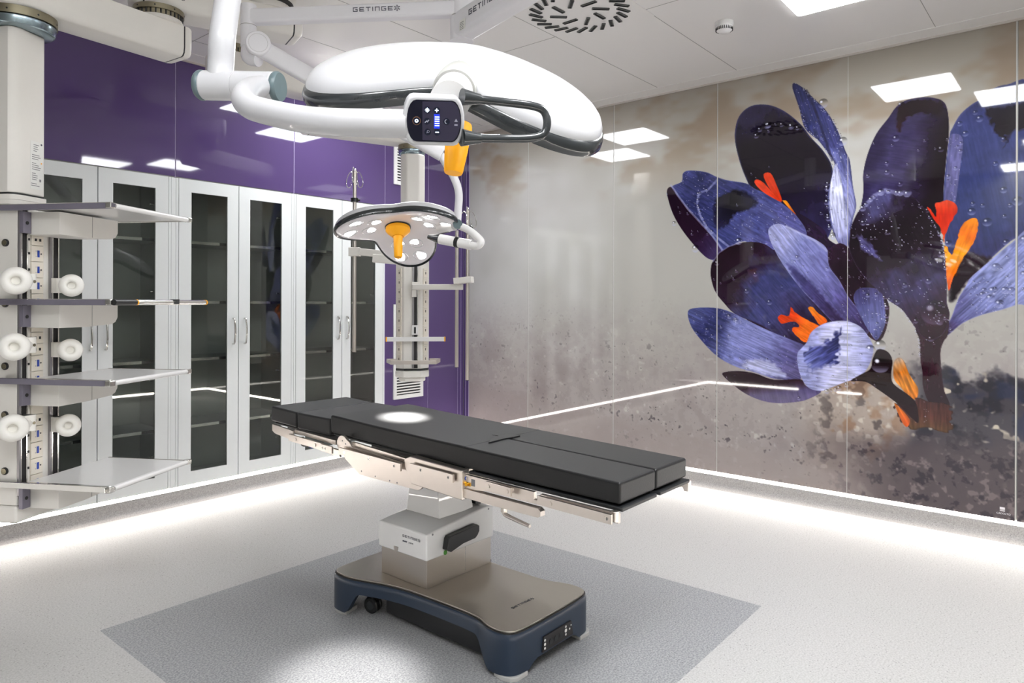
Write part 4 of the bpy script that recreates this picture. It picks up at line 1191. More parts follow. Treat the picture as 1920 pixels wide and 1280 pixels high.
# spring arm, horizontal arms and their joints
def flat_arm(mb, a, b, hw, hh, m, up=(0, 0, 1), r=.012):
    """rounded rectangular beam from a to b"""
    a = Vector(a); b = Vector(b); d = (b - a).normalized(); s = d.cross(Vector(up)).normalized(); w = s.cross(d)
    T = Matrix((s, w, d)).transposed().to_4x4(); T.translation = a
    prism(mb, rrect(2 * hw, 2 * hh, r), 0, (b - a).length, m, T)
    return T
pb = Vector((1.8297, 3.2372, 2.8018))
mb = MB(); flat_arm(mb, (1.8313, 3.2042, 2.7303), (2.5443, 2.6006, 2.2285), 0.032, 0.043, armgrey, r=.02)
mb.build('spring_arm', root2, smooth=40)
mb = MB(); s_ = Vector((0, 0, CAMH)) - Vector((1.8415, 3.1919, 2.7251)); s_.z = 0; s_.normalize()
lathe(mb, [(0, -.05), (.058, -.05), (.06, .040), (.055, .046), (0, .046)], (1.8415, 3.1919, 2.7251), s_, armgrey, 36)
lathe(mb, [(.044, .046), (.0445, .0466), (.045, .046)], (1.8415, 3.1919, 2.7251), s_, seam_m, 36, False)
mb.build('spring_joint', root2, smooth=30)
mb = MB(); a = Vector((1.8209, 3.2478, 2.9353)); b = Vector((1.8213, 3.2473, 2.7269))
cyl(mb, a, b, 0.038, armgrey, 28); cyl(mb, a + (b - a) * .49, a + (b - a) * .505, 0.0386, seam_m, 28)
tube(mb, [b + Vector((0, 0, .01)), b - Vector((0, 0, .05)), Vector((1.8433, 3.1897, 2.6560))], 0.034, armgrey, 18, 5)
mb.build('post', root2)
a = Vector((1.8210, 3.2476, 2.8739)); b = Vector((2.4663, 2.3820, 2.8945))
mb = MB(); TA = flat_arm(mb, a, b, 0.032, 0.036, armgrey, r=.014)
ha = mb.build('horizontal_arm', root2, smooth=40)
d = (b - a).normalized(); nz_ = d.cross(UP0).normalized()
if nz_.dot(Vector((0, 0, CAMH)) - a) < 0: nz_ = -nz_
up_ = nz_.cross(d)
hh = .0205
Tt = frame(a + d * ((b - a).length * .50) + nz_ * .0325 - up_ * .006, d, up_)
wordmark(Tt, .021, ink, ha)
jc = Vector((2.4774, 2.4000, 2.8819))
mb = MB(); cyl(mb, jc + UP0 * .17, jc - UP0 * .02, 0.060, armgrey, 32); cyl(mb, jc - UP0 * .021, jc - UP0 * .024, 0.0605, seam_m, 32); cyl(mb, jc - UP0 * .024, jc - UP0 * .14, 0.058, armgrey, 32)
sx = jc + s_ * .058 + UP0 * .01
mb.build('elbow', root2)
mb = MB(); lathe(mb, [(0, 0), (.009, 0), (.009, .004), (0, .004)], jc + s_ * .058 - UP0 * .002 + RT0 * .02, s_, black, 12); mb.build('screw', root2)
# second beam, rising out of view towards the ceiling mount
a = Vector((2.5141, 2.3981, 2.8000)); b = Vector((2.3445, 1.8457, 2.8000)); d = (b - a).normalized()
e = a + d * .95
mb = MB(); flat_arm(mb, jc - UP0 * .07, Vector((e.x, e.y, jc.z - .07)), 0.055, 0.066, armgrey, r=.03)
ba = mb.build('main_arm', root2, smooth=40)
d = (Vector((e.x, e.y, jc.z - .07)) - (jc - UP0 * .07)).normalized(); nz_ = d.cross(UP0).normalized()
if nz_.dot(RT0) > 0: nz_ = -nz_
Tt = frame(jc - UP0 * .075 + d * .155 + nz_ * .0556, d, UP0)
wordmark(Tt, .026, ink, ba)
mb = MB(); box2(mb, (-.085, -.05, 0), (-.03, -.0, .0004), paper, Tt); 
for q in range(5): box2(mb, (-.080, -.046 + q * .008, .0004), (-.045 - .004 * (q % 2), -.043 + q * .008, .0007), ink_l, Tt)
mb.build('type_label', ba, smooth=0)
mp = Vector((e.x, e.y, 0))
mb = MB(); cyl(mb, (e.x, e.y, jc.z - .15), (e.x, e.y, H - .03), 0.07, armgrey, 32); mb.build('ceiling_post', root2)
mb = MB(); lathe(mb, [(0, 0), (.17, 0), (.19, -.012), (.19, -.03), (.08, -.06), (0, -.06)], (e.x, e.y, H), (0, 0, 1), white, 40); mb.build('ceiling_rose', root2)
# near lamp's own arm back to the same rose
q = Vector((1.0074, 1.8821, 2.4925))
mb = MB(); tube(mb, [q, q + Vector((0.02, 0, .10)), (e.x - .45, e.y - .02, jc.z + .10), (e.x - .2, e.y, jc.z + .12), (e.x - .071, e.y, jc.z + .12)], 0.034, white, 20, 6)
mb.build('upper_arm', root1)

# ================================================================== CEILING PENDANTS
def cover_beam(root, a, b, hw, z0, z1, name='arm'):
    """hanging beam with rounded lower edges, rounded end caps and dark cap seams"""
    a = Vector((a[0], a[1], 0)); b = Vector((b[0], b[1], 0)); d = (b - a).normalized(); s = Vector((d.y, -d.x, 0)); L = (b - a).length
    h = z1 - z0
    prof = [(-hw, h), (-hw, h * .30), (-hw * .96, h * .12), (-hw * .84, h * .02), (-hw * .7, 0), (hw * .7, 0), (hw * .84, h * .02), (hw * .96, h * .12), (hw, h * .30), (hw, h)]
    T = Matrix((s, UP0, -d)).transposed().to_4x4(); T.translation = a + UP0 * z0
    mb = MB(); prism(mb, prof, 0, -L, cream, T)
    o = mb.build(name, root, smooth=40)
    for P, q in ((a, -1), (b, 1)):
        TT = T.copy(); TT.translation = P + UP0 * z0
        mb = MB()
        g = [(x * .992, y * .99 + .0005) for x, y in prof]
        prism(mb, g, 0, -q * 0.008, black, TT)
        mb.build('cap_seam', o, smooth=0)
        rows = []
        for k, (f, e) in enumerate(((1.0, .008), (1.0, .022), (.97, .036), (.88, .050), (.70, .060), (.4, .066))):
            rows.append([TT @ Vector((x * f, h * (1 - f) * .5 + y * (f if f < .99 else 1), -q * e)) for x, y in prof])
        n = len(prof); vs = [v for r_ in rows for v in r_]; fs = []
        for r_ in range(len(rows) - 1):
            for i in range(n):
                j = (i + 1) % n; fs.append((r_ * n + i, r_ * n + j, (r_ + 1) * n + j, (r_ + 1) * n + i))
        fs.append(tuple((len(rows) - 1) * n + i for i in range(n))); fs.append(tuple(range(n)))
        mb = MB(); mb.add(vs, fs, cream)
        mb.build('end_cap', o, smooth=50)
    return o
def joint_ring(root, x, y, z0, z1, r, two=True, name='bearing_ring'):
    mb = MB(); zm = z0 + (z1 - z0) * .48
    if two:
        lathe(mb, [(0, z0), (r * .86, z0), (r * .93, z0 + .006), (r * .97, zm - .01), (r * .97, zm), (0, zm)], (x, y, 0), (0, 0, 1), chrome_bl, 44)
        lathe(mb, [(0, zm), (r, zm + .004), (r, z1), (0, z1)], (x, y, 0), (0, 0, 1), brass, 44)
    else:
        lathe(mb, [(0, z0), (r * .92, z0), (r * .92, zm), (r, zm), (r, z1), (0, z1)], (x, y, 0), (0, 0, 1), brass, 44)
        for i in range(30):
            a = 2 * math.pi * i / 30
            cyl(mb, (x + r * .925 * math.cos(a), y + r * .925 * math.sin(a), z0 + .002), (x + r * .925 * math.cos(a), y + r * .925 * math.sin(a), zm), .004, black, 6)
    for i in range(8):
        a = 2 * math.pi * (i + .3) / 8
        zc = (zm + z1) / 2
        cyl(mb, (x + (r - .003) * math.cos(a), y + (r - .003) * math.sin(a), zc), (x + (r + .001) * math.cos(a), y + (r + .001) * math.sin(a), zc), .004, black, 8)
    return mb.build(name, root, smooth=40)

# ---- near pendant, left edge
AD1 = Vector((math.cos(math.radians(31)), math.sin(math.radians(31)), 0)); AD2 = Vector((AD1.y, -AD1.x, 0))
P1 = Vector((0.945, 3.600, 0))
pend = thing('ceiling_pendant', 'cream medical supply column at the left edge with four trays and round white cable holders', 'ceiling pendant', (0.97, 3.72, 0.55))
TH = Matrix((AD1, -AD2, UP0)).transposed().to_4x4(); TH.translation = P1
CX, CY = 0.972, 3.705
# ceiling mount, two beams and their joints
mb = MB(); lathe(mb, [(0, H), (.16, H), (.16, H - .02), (.13, H - .03), (.13, 3.09), (0, 3.09)][::-1], (2.13, 3.60, 0), (0, 0, 1), cream, 40)
mb.build('ceiling_mount', pend)
mb = MB(); lathe(mb, [(.131, H - .055), (.145, H - .055), (.145, H - .075), (.131, H - .075)], (2.13, 3.60, 0), (0, 0, 1), blackslot, 40); mb.build('mount_ring', pend)
b2 = cover_beam(pend, (1.53, 3.775), (2.24, 3.555), .105, 2.955, 3.09, 'upper_arm')
joint_ring(pend, 1.585, 3.715, 2.905, 2.955, .120, two=False)
mb = MB(); lathe(mb, [(0, 2.885), (.118, 2.885), (.112, 2.905), (0, 2.905)], (1.585, 3.715, 0), (0, 0, 1), cream, 40); mb.build('joint_cover', pend)
cover_beam(pend, (0.86, 3.645), (1.665, 3.735), .104, 2.73, 2.885, 'lower_arm')
joint_ring(pend, CX, CY, 2.652, 2.73, .148)
Tt = frame((1.735, 3.60, 2.972), (.955, -.296, 0), (0, 0, 1))
Tt.translation = Vector((1.53, 3.775, 3.010)) + Vector((.955, -.296, 0)) * .13 + Vector((-.296, -.955, 0)) * .1055
text('EVO', Tt, .030, ink, 'lettering', b2)
# column with faceted corners
mb = MB()
oct_ = [(0.022, 0), (0.150, 0), (.170, .02), (.170, .085), (.150, .105), (.022, .105), (-.012, .085), (-.012, .030), (0.0, .012)]
prism(mb, oct_, 1.925, 2.654, cream, TH @ Matrix.Translation((-.004, .010, 0)))
colm = mb.build('column', pend, bevel=0.008, smooth=30, seg=3)
mb = MB(); T = TH @ Matrix.Translation((.075, .0095, 1.955))
T = T @ Matrix.Rotation(math.radians(90), 4, 'X')
box2(mb, (-.004, 0, 0), (.066, .215, .0006), paper, T)
for q, (w_, x_) in enumerate(((.030, .012), (.022, .012), (.026, .012), (.018, .012), (.0, 0), (.040, .004), (.046, .004), (.034, .004), (.0, 0), (.022, .004), (.036, .004), (.048, .004), (.044, .004), (.0, 0), (.020, .004), (.030, .004), (.030, .004), (.026, .004), (0, 0), (.03, .0), (.045, .0))):
    if w_: box2(mb, (x_, .198 - q * .0092, .0006), (x_ + w_, .201 - q * .0092, .0009), ink_l, T)
box2(mb, (.052, .118, .0006), (.058, .124, .0009), yellow, T); box2(mb, (.044, .036, .0006), (.054, .048, .0009), ink_l, T)
prism(mb, disc_pts(.0045, 12, .055, .206), .0006, .0009, ink, T)
mb.build('type_label', colm, smooth=0)
mb = MB()
prism(mb, [(p[0] * 1.06, p[1] * 1.1) for p in oct_], 1.895, 1.918, cream, TH @ Matrix.Translation((-.006, .004, 0)))
prism(mb, [(p[0], p[1]) for p in oct_], 1.918, 1.926, black, TH @ Matrix.Translation((-.004, .010, 0)))
prism(mb, [(p[0] * 1.04, p[1] * 1.06) for p in oct_], 1.862, 1.874, chrome_bl, TH @ Matrix.Translation((-.006, .006, 0)))
prism(mb, [(p[0] * 1.02, p[1] * 1.04) for p in oct_], 1.874, 1.895, cream, TH @ Matrix.Translation((-.006, .006, 0)))
mb.build('collar', pend, bevel=.002)
# service head
mb = MB()
box2(mb, (0.0, 0.004, .555), (.222, .300, 1.862), cream, TH)
hd = mb.build('service_head', pend, bevel=0.006)
def rail(x0, x1, z0, z1, root, T=TH):
    mb = MB(); w = x1 - x0
    box2(mb, (x0, -.006, z0), (x0 + w * .24, .004, z1), alu, T)
    box2(mb, (x0 + w * .24, -.002, z0), (x0 + w * .42, .004, z1), chrome, T)
    box2(mb, (x0 + w * .42, .000, z0), (x0 + w * .86, .004, z1), blackslot, T)
    box2(mb, (x0 + w * .86, -.006, z0), (x1, .004, z1), chrome, T)
    return mb.build('rail', root, smooth=0)
rail(0.0, 0.044, .60, 1.855, pend); rail(.166, .218, .60, 1.855, pend)
# socket strip
z = 1.752; types = ['d'] + ['b'] * 4 + ['n', 'n', 'd', 'd', 'b', 'b', 'n', 'w', 'd', 'b', 'b', 'b', 'b', 'n']
for i, ty in enumerate(types):
    hh_ = .072 if ty in 'bw' else .052
    if ty == 'n': hh_ = .05
    z -= hh_
    if z < .60: break
    mb = MB(); box2(mb, (.066, -.004, z + .0015), (.130, .004, z + hh_ - .0015), ivory, TH)
    o = mb.build('socket_plate', pend, bevel=.001, smooth=0)
    mb = MB(); zc = z + hh_ / 2
    if ty == 'b':
        box2(mb, (.096, -.0065, zc - .015), (.106, -.004, zc + .015), blue_p, TH)
        cyl(mb, TH @ Vector((.116, -.004, zc)), TH @ Vector((.116, -.0055, zc)), .0035, black, 10)
        for q in (-.012, .012): box2(mb, (.087, -.0045, zc + q - .002), (.091, -.004, zc + q + .002), icon_g, TH)
        box2(mb, (.052, -.001, zc - .005), (.060, .0035, zc + .005), black, TH)
    elif ty == 'd':
        for q in (.082, .106):
            m2 = MB(); box2(m2, (q, -.0055, zc - .006), (q + .010, -.004, zc + .006), black, TH); m2.build('data_port', o, smooth=0)
        box2(mb, (.052, -.001, zc - .005), (.060, .0035, zc + .005), black, TH)
    else:
        box2(mb, (.09, -.0045, zc + .004), (.11, -.004, zc + .006), icon_g, TH)
    mb.build('socket', o, smooth=0)
# gas outlets on the face turned to the room
for zc in (1.706, 1.44, 1.166, 0.953, 0.707):
    P = TH @ Vector((0, .062, zc))
    mb = MB(); lathe(mb, [(0, 0), (.0165, 0), (.0165, .006), (.011, .010), (.007, .010), (.006, .004), (0, .004)], P, -AD1, black, 20)
    lathe(mb, [(.0085, .010), (.012, .0102), (.0125, .008)], P, -AD1, brass, 20)
    mb.build('gas_outlet', pend)
# trays
def tray(z, kind):
    x0, x1, y0, y1 = -0.018, 0.515, -0.03, -0.462
    mb = MB(); box2(mb, (x0 + .012, y1 + .012, z - .004), (x1 - .012, y0, z + .008), white, TH)
    o = mb.build('tray', pend, bevel=.002)
    mb = MB(); m_ = lilac if kind != 3 else cream  # lowest rail is pale: the LED strip's light put into its colour
    ye_ = .078 if kind != 3 else .110
    box2(mb, (x0 - .004, y1, z - .013), (x0 + .010, ye_, z + .013), m_, TH)
    box2(mb, (x0 - .004, y1, z + .010), (x0 + .012, ye_ - .004, z + .0145), chrome, TH)
    mb.build('edge_rail', o, bevel=.003)
    # bright rail along the tray's outer end
    mb = MB()
    cyl(mb, TH @ Vector((x0 + .02, y1 - .002, z)), TH @ Vector((x1 - .01, y1 - .002, z)), .0115, white, 16)
    mb.build('front_rail', o)
    for xx in (x0, x1):
        mb = MB(); box2(mb, (xx - .016, y1 - .014, z - .012), (xx + .016, y1 + .014, z + .012), chrome, TH); mb.build('corner_piece', o, bevel=.004)
    mb = MB(); box2(mb, (x1 - .012, y1, z - .010), (x1, y0, z + .010), chrome, TH); mb.build('edge_rail', o, bevel=.002)
    # bracket to the column
    zt = z - .014
    mb = MB(); box2(mb, (-.002, -.026, zt - .095), (.040, -.007, zt - .001), lilac, TH)
    cyl(mb, TH @ Vector((.018, -.026, zt - .05)), TH @ Vector((.018, -.029, zt - .05)), .008, black, 12)
    mb.build('clamp_plate', o, bevel=.001)
    mb = MB()
    prf = [(.042, 0), (.40, 0), (.40, -.060), (.385, -.082), (.36, -.092), (.20, -.100), (.042, -.100)]
    T2_ = TH @ Matrix.Translation((0, -.150, zt)) @ Matrix.Rotation(math.radians(90), 4, 'X')
    prism(mb, prf, -.14, .015, cream, T2_)
    box2(mb, (.232, -.167, zt - .097), (.234, -.165, zt), seam_m, TH)
    mb.build('bracket', o, bevel=.008, seg=3)
    return o
for i, z in enumerate((1.858, 1.447, 1.103, .652)):
    o = tray(z, i)
    if i == 1:
        mb = MB(); y = -.480
        cyl(mb, TH @ Vector((-.02, y, z)), TH @ Vector((.115, y, z)), .0135, black, 18)
        mb.build('rail_grip', o)
        mb = MB(); cyl(mb, TH @ Vector((.115, y, z)), TH @ Vector((.635, y, z)), .0125, chrome, 18); mb.build('equipment_rail', o)
        for q in (.113, .630):
            mb = MB(); cyl(mb, TH @ Vector((q, y, z)), TH @ Vector((q + .008, y, z)), .0138, yellow, 18); mb.build('end_ring', o)
        mb = MB(); box2(mb, (.37, y - .016, z - .008), (.40, y + .012, z + .0145), rim_dark, TH); mb.build('rail_clip', o)
# round cable holders
def holder(c, rail_x, z, sc):
    c = Vector(c); ax = (-FW * .84 + RT0 * .50 + UP0 * .03).normalized()
    R_ = .0625
    mb = MB()
    lathe(mb, [(r * sc, h * sc) for r, h in [(0, -.034), (.030, -.034), (.040, -.030), (.050, -.020), (.0625, -.002), (.0615, .012), (.054, .026), (.040, .033), (.029, .033), (.022, .028), (.019, .016), (.018, .004), (0, .004)]], c, ax, donut, 40)
    o = mb.build('cable_holder', pend, smooth=60)
    b = TH @ Vector((rail_x, -.008, z)); e = c - ax * .030
    mb = MB()
    m1 = TH @ Vector((rail_x, -.035, z))
    box2(mb, (rail_x - .022, -.038, z - .034), (rail_x + .022, -.007, z + .034), cream, TH)
    tube(mb, [m1, (m1 + e) / 2, e], .024, cream, 14, 3)
    cyl(mb, m1 + Vector((0, 0, -.034)), m1 + Vector((0, 0, .034)), .027, donut, 20)
    cyl(mb, m1 + AD2 * .0255, m1 + AD2 * .0285, .007, brass, 10)
    mb.build('holder_arm', o, smooth=40)
for pa, pb_ in (((0.9035, 3.4722, 1.5368), (1.1468, 3.5865, 1.5233)), ((0.8997, 3.4767, 1.2588), (1.1442, 3.5896, 1.2280)), ((0.8961, 3.4810, 0.9181), (1.1386, 3.5963, 0.8838))):
    holder(pa, .020, pa[2], .93); holder(pb_, .192, pb_[2], .82)
# foot of the service head with a curved handle
mb = MB()
prism(mb, [(-.01, 0), (.24, 0), (.25, .02), (.24, .05), (.20, .075), (-.01, .075)], 0, .31, cream, TH @ Matrix.Translation((0, .31, .480)) @ Matrix.Rotation(math.radians(90), 4, 'X'))
mb.build('bottom_cap', pend, bevel=.012, seg=3)

# ---- far pendant beside the corner
pend2 = thing('ceiling_pendant', 'far cream supply column hanging in front of the purple wall, with drip poles either side', 'ceiling pendant', (3.51, 3.905, .87))
mb = MB(); lathe(mb, [(0, H), (.15, H), (.15, H - .02), (.11, H - .03), (.11, 3.085), (0, 3.085)][::-1], (2.27, 4.25, 0), (0, 0, 1), cream, 40)
mb.build('ceiling_mount', pend2)
joint_ring(pend2, 2.27, 4.25, 3.035, 3.085, .105, two=False)
cover_beam(pend2, (2.19, 4.255), (2.98, 4.195), .105, 2.87, 3.03, 'upper_arm')
joint_ring(pend2, 2.90, 4.19, 2.775, 2.87, .10)
cover_beam(pend2, (2.80, 4.165), (3.60, 3.900), .100, 2.62, 2.775, 'lower_arm')
joint_ring(pend2, 3.51, 3.915, 2.545, 2.62, .102)
fr = Vector((-3.51, -3.905, 0)).normalized(); sd = Vector((-fr.y, fr.x, 0))
if sd.dot(RT0) < 0: sd = -sd
TQ = Matrix((sd, -fr, UP0)).transposed().to_4x4(); TQ.translation = Vector((3.51, 3.905, 0))   # x right, y away from the viewer
o8 = [(-.045, -.088), (.045, -.088), (.088, -.045), (.088, .045), (.045, .088), (-.045, .088), (-.088, .045), (-.088, -.045)]
mb = MB(); prism(mb, o8, 1.78, 2.548, cream, TQ); mb.build('column', pend2, bevel=.012, seg=3)
o9 = [(x * 1.38, y * 1.3) for x, y in o8]
mb = MB(); prism(mb, o9, .965, 1.775, cream, TQ); mb.build('service_head', pend2, bevel=.006)
mb = MB(); prism(mb, o9, .950, .965, black, TQ)
prism(mb, [(x * 1.4, y * 1.3) for x, y in o8], .90, .950, cream, TQ); prism(mb, [(x * 1.1, y * 1.0) for x, y in o8], .868, .90, cream, TQ)
mb.build('bottom_cap', pend2, bevel=.010, seg=3)
mb = MB(); prism(mb, [(x * 1.4, y * 1.35) for x, y in o8], 1.765, 1.79, cream, TQ); prism(mb, [(x * 1.2, y * 1.15) for x, y in o8], 1.755, 1.765, black, TQ); mb.build('collar', pend2, bevel=.003)
mb = MB()
box2(mb, (.000, -.121, .97), (.012, -.114, 1.75), alu, TQ); box2(mb, (.012, -.118, .97), (.034, -.1135, 1.75), blackslot, TQ); box2(mb, (.034, -.121, .97), (.040, -.114, 1.75), chrome, TQ)
mb.build('rail', pend2, smooth=0)
for sx_, a0 in ((-1, 0), (1, 0)):
    mb = MB(); z = 1.70
    TS = TQ @ Matrix.Translation((sx_ * .092, -.0865, 0)) @ Matrix.Rotation(math.radians(sx_ * 45), 4, 'Z')
    while z > 1.02:
        box2(mb, (-.020, -.006, z - .066), (.020, .002, z), ivory, TS); box2(mb, (-.003, -.0075, z - .042), (.003, -.006, z - .024), black, TS)
        box2(mb, (-.012, -.007, z - .014), (.010, -.006, z - .012), icon_g, TS)
        z -= .070
    mb.build('socket_strip', pend2, smooth=0)
# clamps and equipment rail
mb = MB(); box2(mb, (-.006, -.150, 1.545), (.050, -.114, 1.600), cream, TQ); box2(mb, (-.006, -.150, 1.49), (.030, -.114, 1.543), cream, TQ); mb.build('rail_clamp', pend2, bevel=.003)
mb = MB(); box2(mb, (-.004, -.148, 1.215), (.042, -.114, 1.285), white, TQ); box2(mb, (.012, -.151, 1.225), (.026, -.147, 1.272), black, TQ); mb.build('rail_clamp', pend2, bevel=.003)
mb = MB(); box2(mb, (-.185, -.165, 1.168), (.235, -.145, 1.200), white, TQ); 
er = mb.build('equipment_rail', pend2, bevel=.003)
for q in (-.190, .230):
    mb = MB(); box2(mb, (q, -.166, 1.167), (q + .010, -.144, 1.201), yellow, TQ); mb.build('end_cap', er, bevel=.002)
mb = MB(); box2(mb, (-.01, -.15, 1.172), (.035, -.114, 1.196), cream, TQ); mb.build('rail_bracket', pend2)
mb = MB()
for a, b in (((-.150, -.20), (.170, -.20)), ((-.150, -.20), (-.185, -.03)), ((.170, -.20), (.205, -.02))):
    ax_, ay_ = a; bx_, by_ = b
    d_ = Vector((bx_ - ax_, by_ - ay_, 0)); n_ = Vector((-d_.y, d_.x, 0)).normalized() * .004
    prism(mb, [(ax_ + n_.x, ay_ + n_.y), (bx_ + n_.x, by_ + n_.y), (bx_ - n_.x, by_ - n_.y), (ax_ - n_.x, ay_ - n_.y)], 1.005, 1.033, steel_s, TQ)
for x_, y_ in ((-.185, -.03), (.205, -.02)):
    box2(mb, (min(x_, x_ * .62), y_ - .004, 1.005), (max(x_, x_ * .62), y_ + .004, 1.033), steel_s, TQ)
mb.build('push_handle', pend2, bevel=.001)
# drip poles
def hooks(par, c, flip=1):
    for q in range(4):
        a = math.radians(35 + 90 * q)
        d = Vector((math.cos(a), math.sin(a), 0)); c0 = Vector(c) + UP0 * (.03 * (1 - q % 2))
        mb = MB(); tube(mb, [c0, c0 + d * .03 + UP0 * .02, c0 + d * .055 - UP0 * .02, c0 + d * .062 - UP0 * .07, c0 + d * .045 - UP0 * .095, c0 + d * .026 - UP0 * .08, c0 + d * .028 - UP0 * .055], .0028, chrome, 8, 5)
        mb.build('hook', par)
def pole(a, zb, r, hook=False, collar=None):
    a = Vector(a); b = Vector((a.x, a.y, zb))
    mb = MB(); cyl(mb, a, b, r, steel, 20); cyl(mb, b, b - UP0 * .004, r * .95, black, 20)
    o = mb.build('drip_pole', pend2)
    if collar:
        z = collar
        mb = MB(); cyl(mb, (a.x, a.y, z - .014), (a.x, a.y, z + .014), r * 2, black, 20); cyl(mb, (a.x, a.y, z), Vector((a.x, a.y, z)) + RT0 * .04, .008, black, 10); mb.build('collar', o)
    if hook: hooks(o, a - UP0 * .03)
    return a
pa = pole((3.1706, 4.1591, 2.4156), 1.085, .0140, True, 2.2)
pb1 = pole((3.5944, 3.4181, 2.1085), 0.9, .0130, True, 1.983)
pb2 = pole((3.5961, 3.5252, 1.9712), 0.985, .0130)
mb = MB()
for a, b, hw_, hh_ in (((3.1466, 4.1877, 1.8204), (3.1968, 4.1276, 1.8207), .030, .032), ((3.1843, 4.1115, 1.8192), (3.3147, 3.9087, 1.7945), .018, .026), ((3.2341, 4.0207, 1.7715), (3.3463, 3.8865, 1.7565), .03, .030)):
    flat_arm(mb, a, b, hw_, hh_, cream, r=.006)
mb.build('pole_arm', pend2, smooth=30)
mb = MB()
flat_arm(mb, (3.4146, 3.7892, 1.5624), (3.6000, 3.4738, 1.5622), .022, .020, cream, r=.006)
flat_arm(mb, (3.5513, 3.5009, 1.6035), (3.6100, 3.3838, 1.6143), .036, .022, cream, r=.006)
mb.build('pole_arm', pend2, smooth=30)
mb = MB(); cyl(mb, (3.5439, 3.5097, 1.6111), (3.5512, 3.5009, 1.6111), .010, gold, 12); mb.build('knob', pend2)

# ================================================================== OPERATING TABLE
tb = thing('operating_table', 'operating table with black padded top, steel column and navy wheeled base', 'operating table', (2.30, 2.22, 0))
MX, X0, X1 = 2.318, 2.063, 2.573
YZ = Matrix(((0, 0, 1, 0), (1, 0, 0, 0), (0, 1, 0, 0), (0, 0, 0, 1)))   # local (y, z, x)
def pad(name, prof, x0, x1, r=.010):
    mb = MB(); prism(mb, prof, x0, x1, vinyl_black, YZ)
    return mb.build(name, tb, bevel=r, smooth=50, seg=3)
pad('leg_cushion', [(1.240, .759), (1.984, .7715), (1.984, .8598), (1.6, .8475), (1.240, .835)], X0, MX - .003)
pad('leg_cushion', [(1.240, .759), (1.984, .7715), (1.984, .8598), (1.6, .8475), (1.240, .835)], MX + .003, X1)
seat = pad('seat_cushion', [(1.9685, .773), (2.34, .785), (2.56, .795), (2.89, .806), (2.895, .893), (2.80, .890), (2.68, .884), (2.56, .879), (2.34, .871), (2.1, .864), (1.9685, .8605)], X0, X1)
pad('back_cushion', [(2.898, .788), (3.188, .790), (3.190, .874), (2.898, .872)], X0 + .003, X1 - .003)
pad('head_cushion', [(3.196, .792), (3.445, .802), (3.440, .884), (3.196, .874)], X0 + .005, X1 - .005)
# crescent cut between seat and leg pads
mb = MB()
cut = [(2.1756, 1.9445, 0.8645), (2.2444, 1.9875, 0.8645), (2.3077, 2.0061, 0.8645), (2.3527, 2.0013, 0.8645), (2.3744, 1.9762, 0.8645), (2.3801, 1.9410, 0.8645), (2.3320, 1.9408, 0.8645), (2.2924, 1.9499, 0.8645), (2.2331, 1.9472, 0.8645)]
n = len(cut); mb.add(cut + [(x, y, z - .006) for x, y, z in cut], [tuple(range(n))] + [(i, (i + 1) % n, n + (i + 1) % n, n + i) for i in range(n)], black)
mb.build('crescent_cut', seat, smooth=0)
mb = MB(); box2(mb, (MX - .003, 1.966, .8560), (MX + .003, 2.05, .8636), black); mb.build('seam', seat, smooth=0)
# dark plates under the pads
for pr, x0, x1 in (([(1.228, .737), (1.95, .752), (1.95, .766), (1.228, .751)], 2.060, MX - .012), ([(1.228, .737), (1.95, .752), (1.95, .766), (1.228, .751)], MX + .012, 2.576),
                   ([(1.985, .762), (2.88, .793), (2.88, .803), (1.985, .772)], 2.072, 2.564), ([(2.92, .774), (3.42, .786), (3.42, .796), (2.92, .785)], 2.080, 2.556)):
    mb = MB(); prism(mb, pr, x0, x1, platedark, YZ); mb.build('base_plate', tb, bevel=.004)
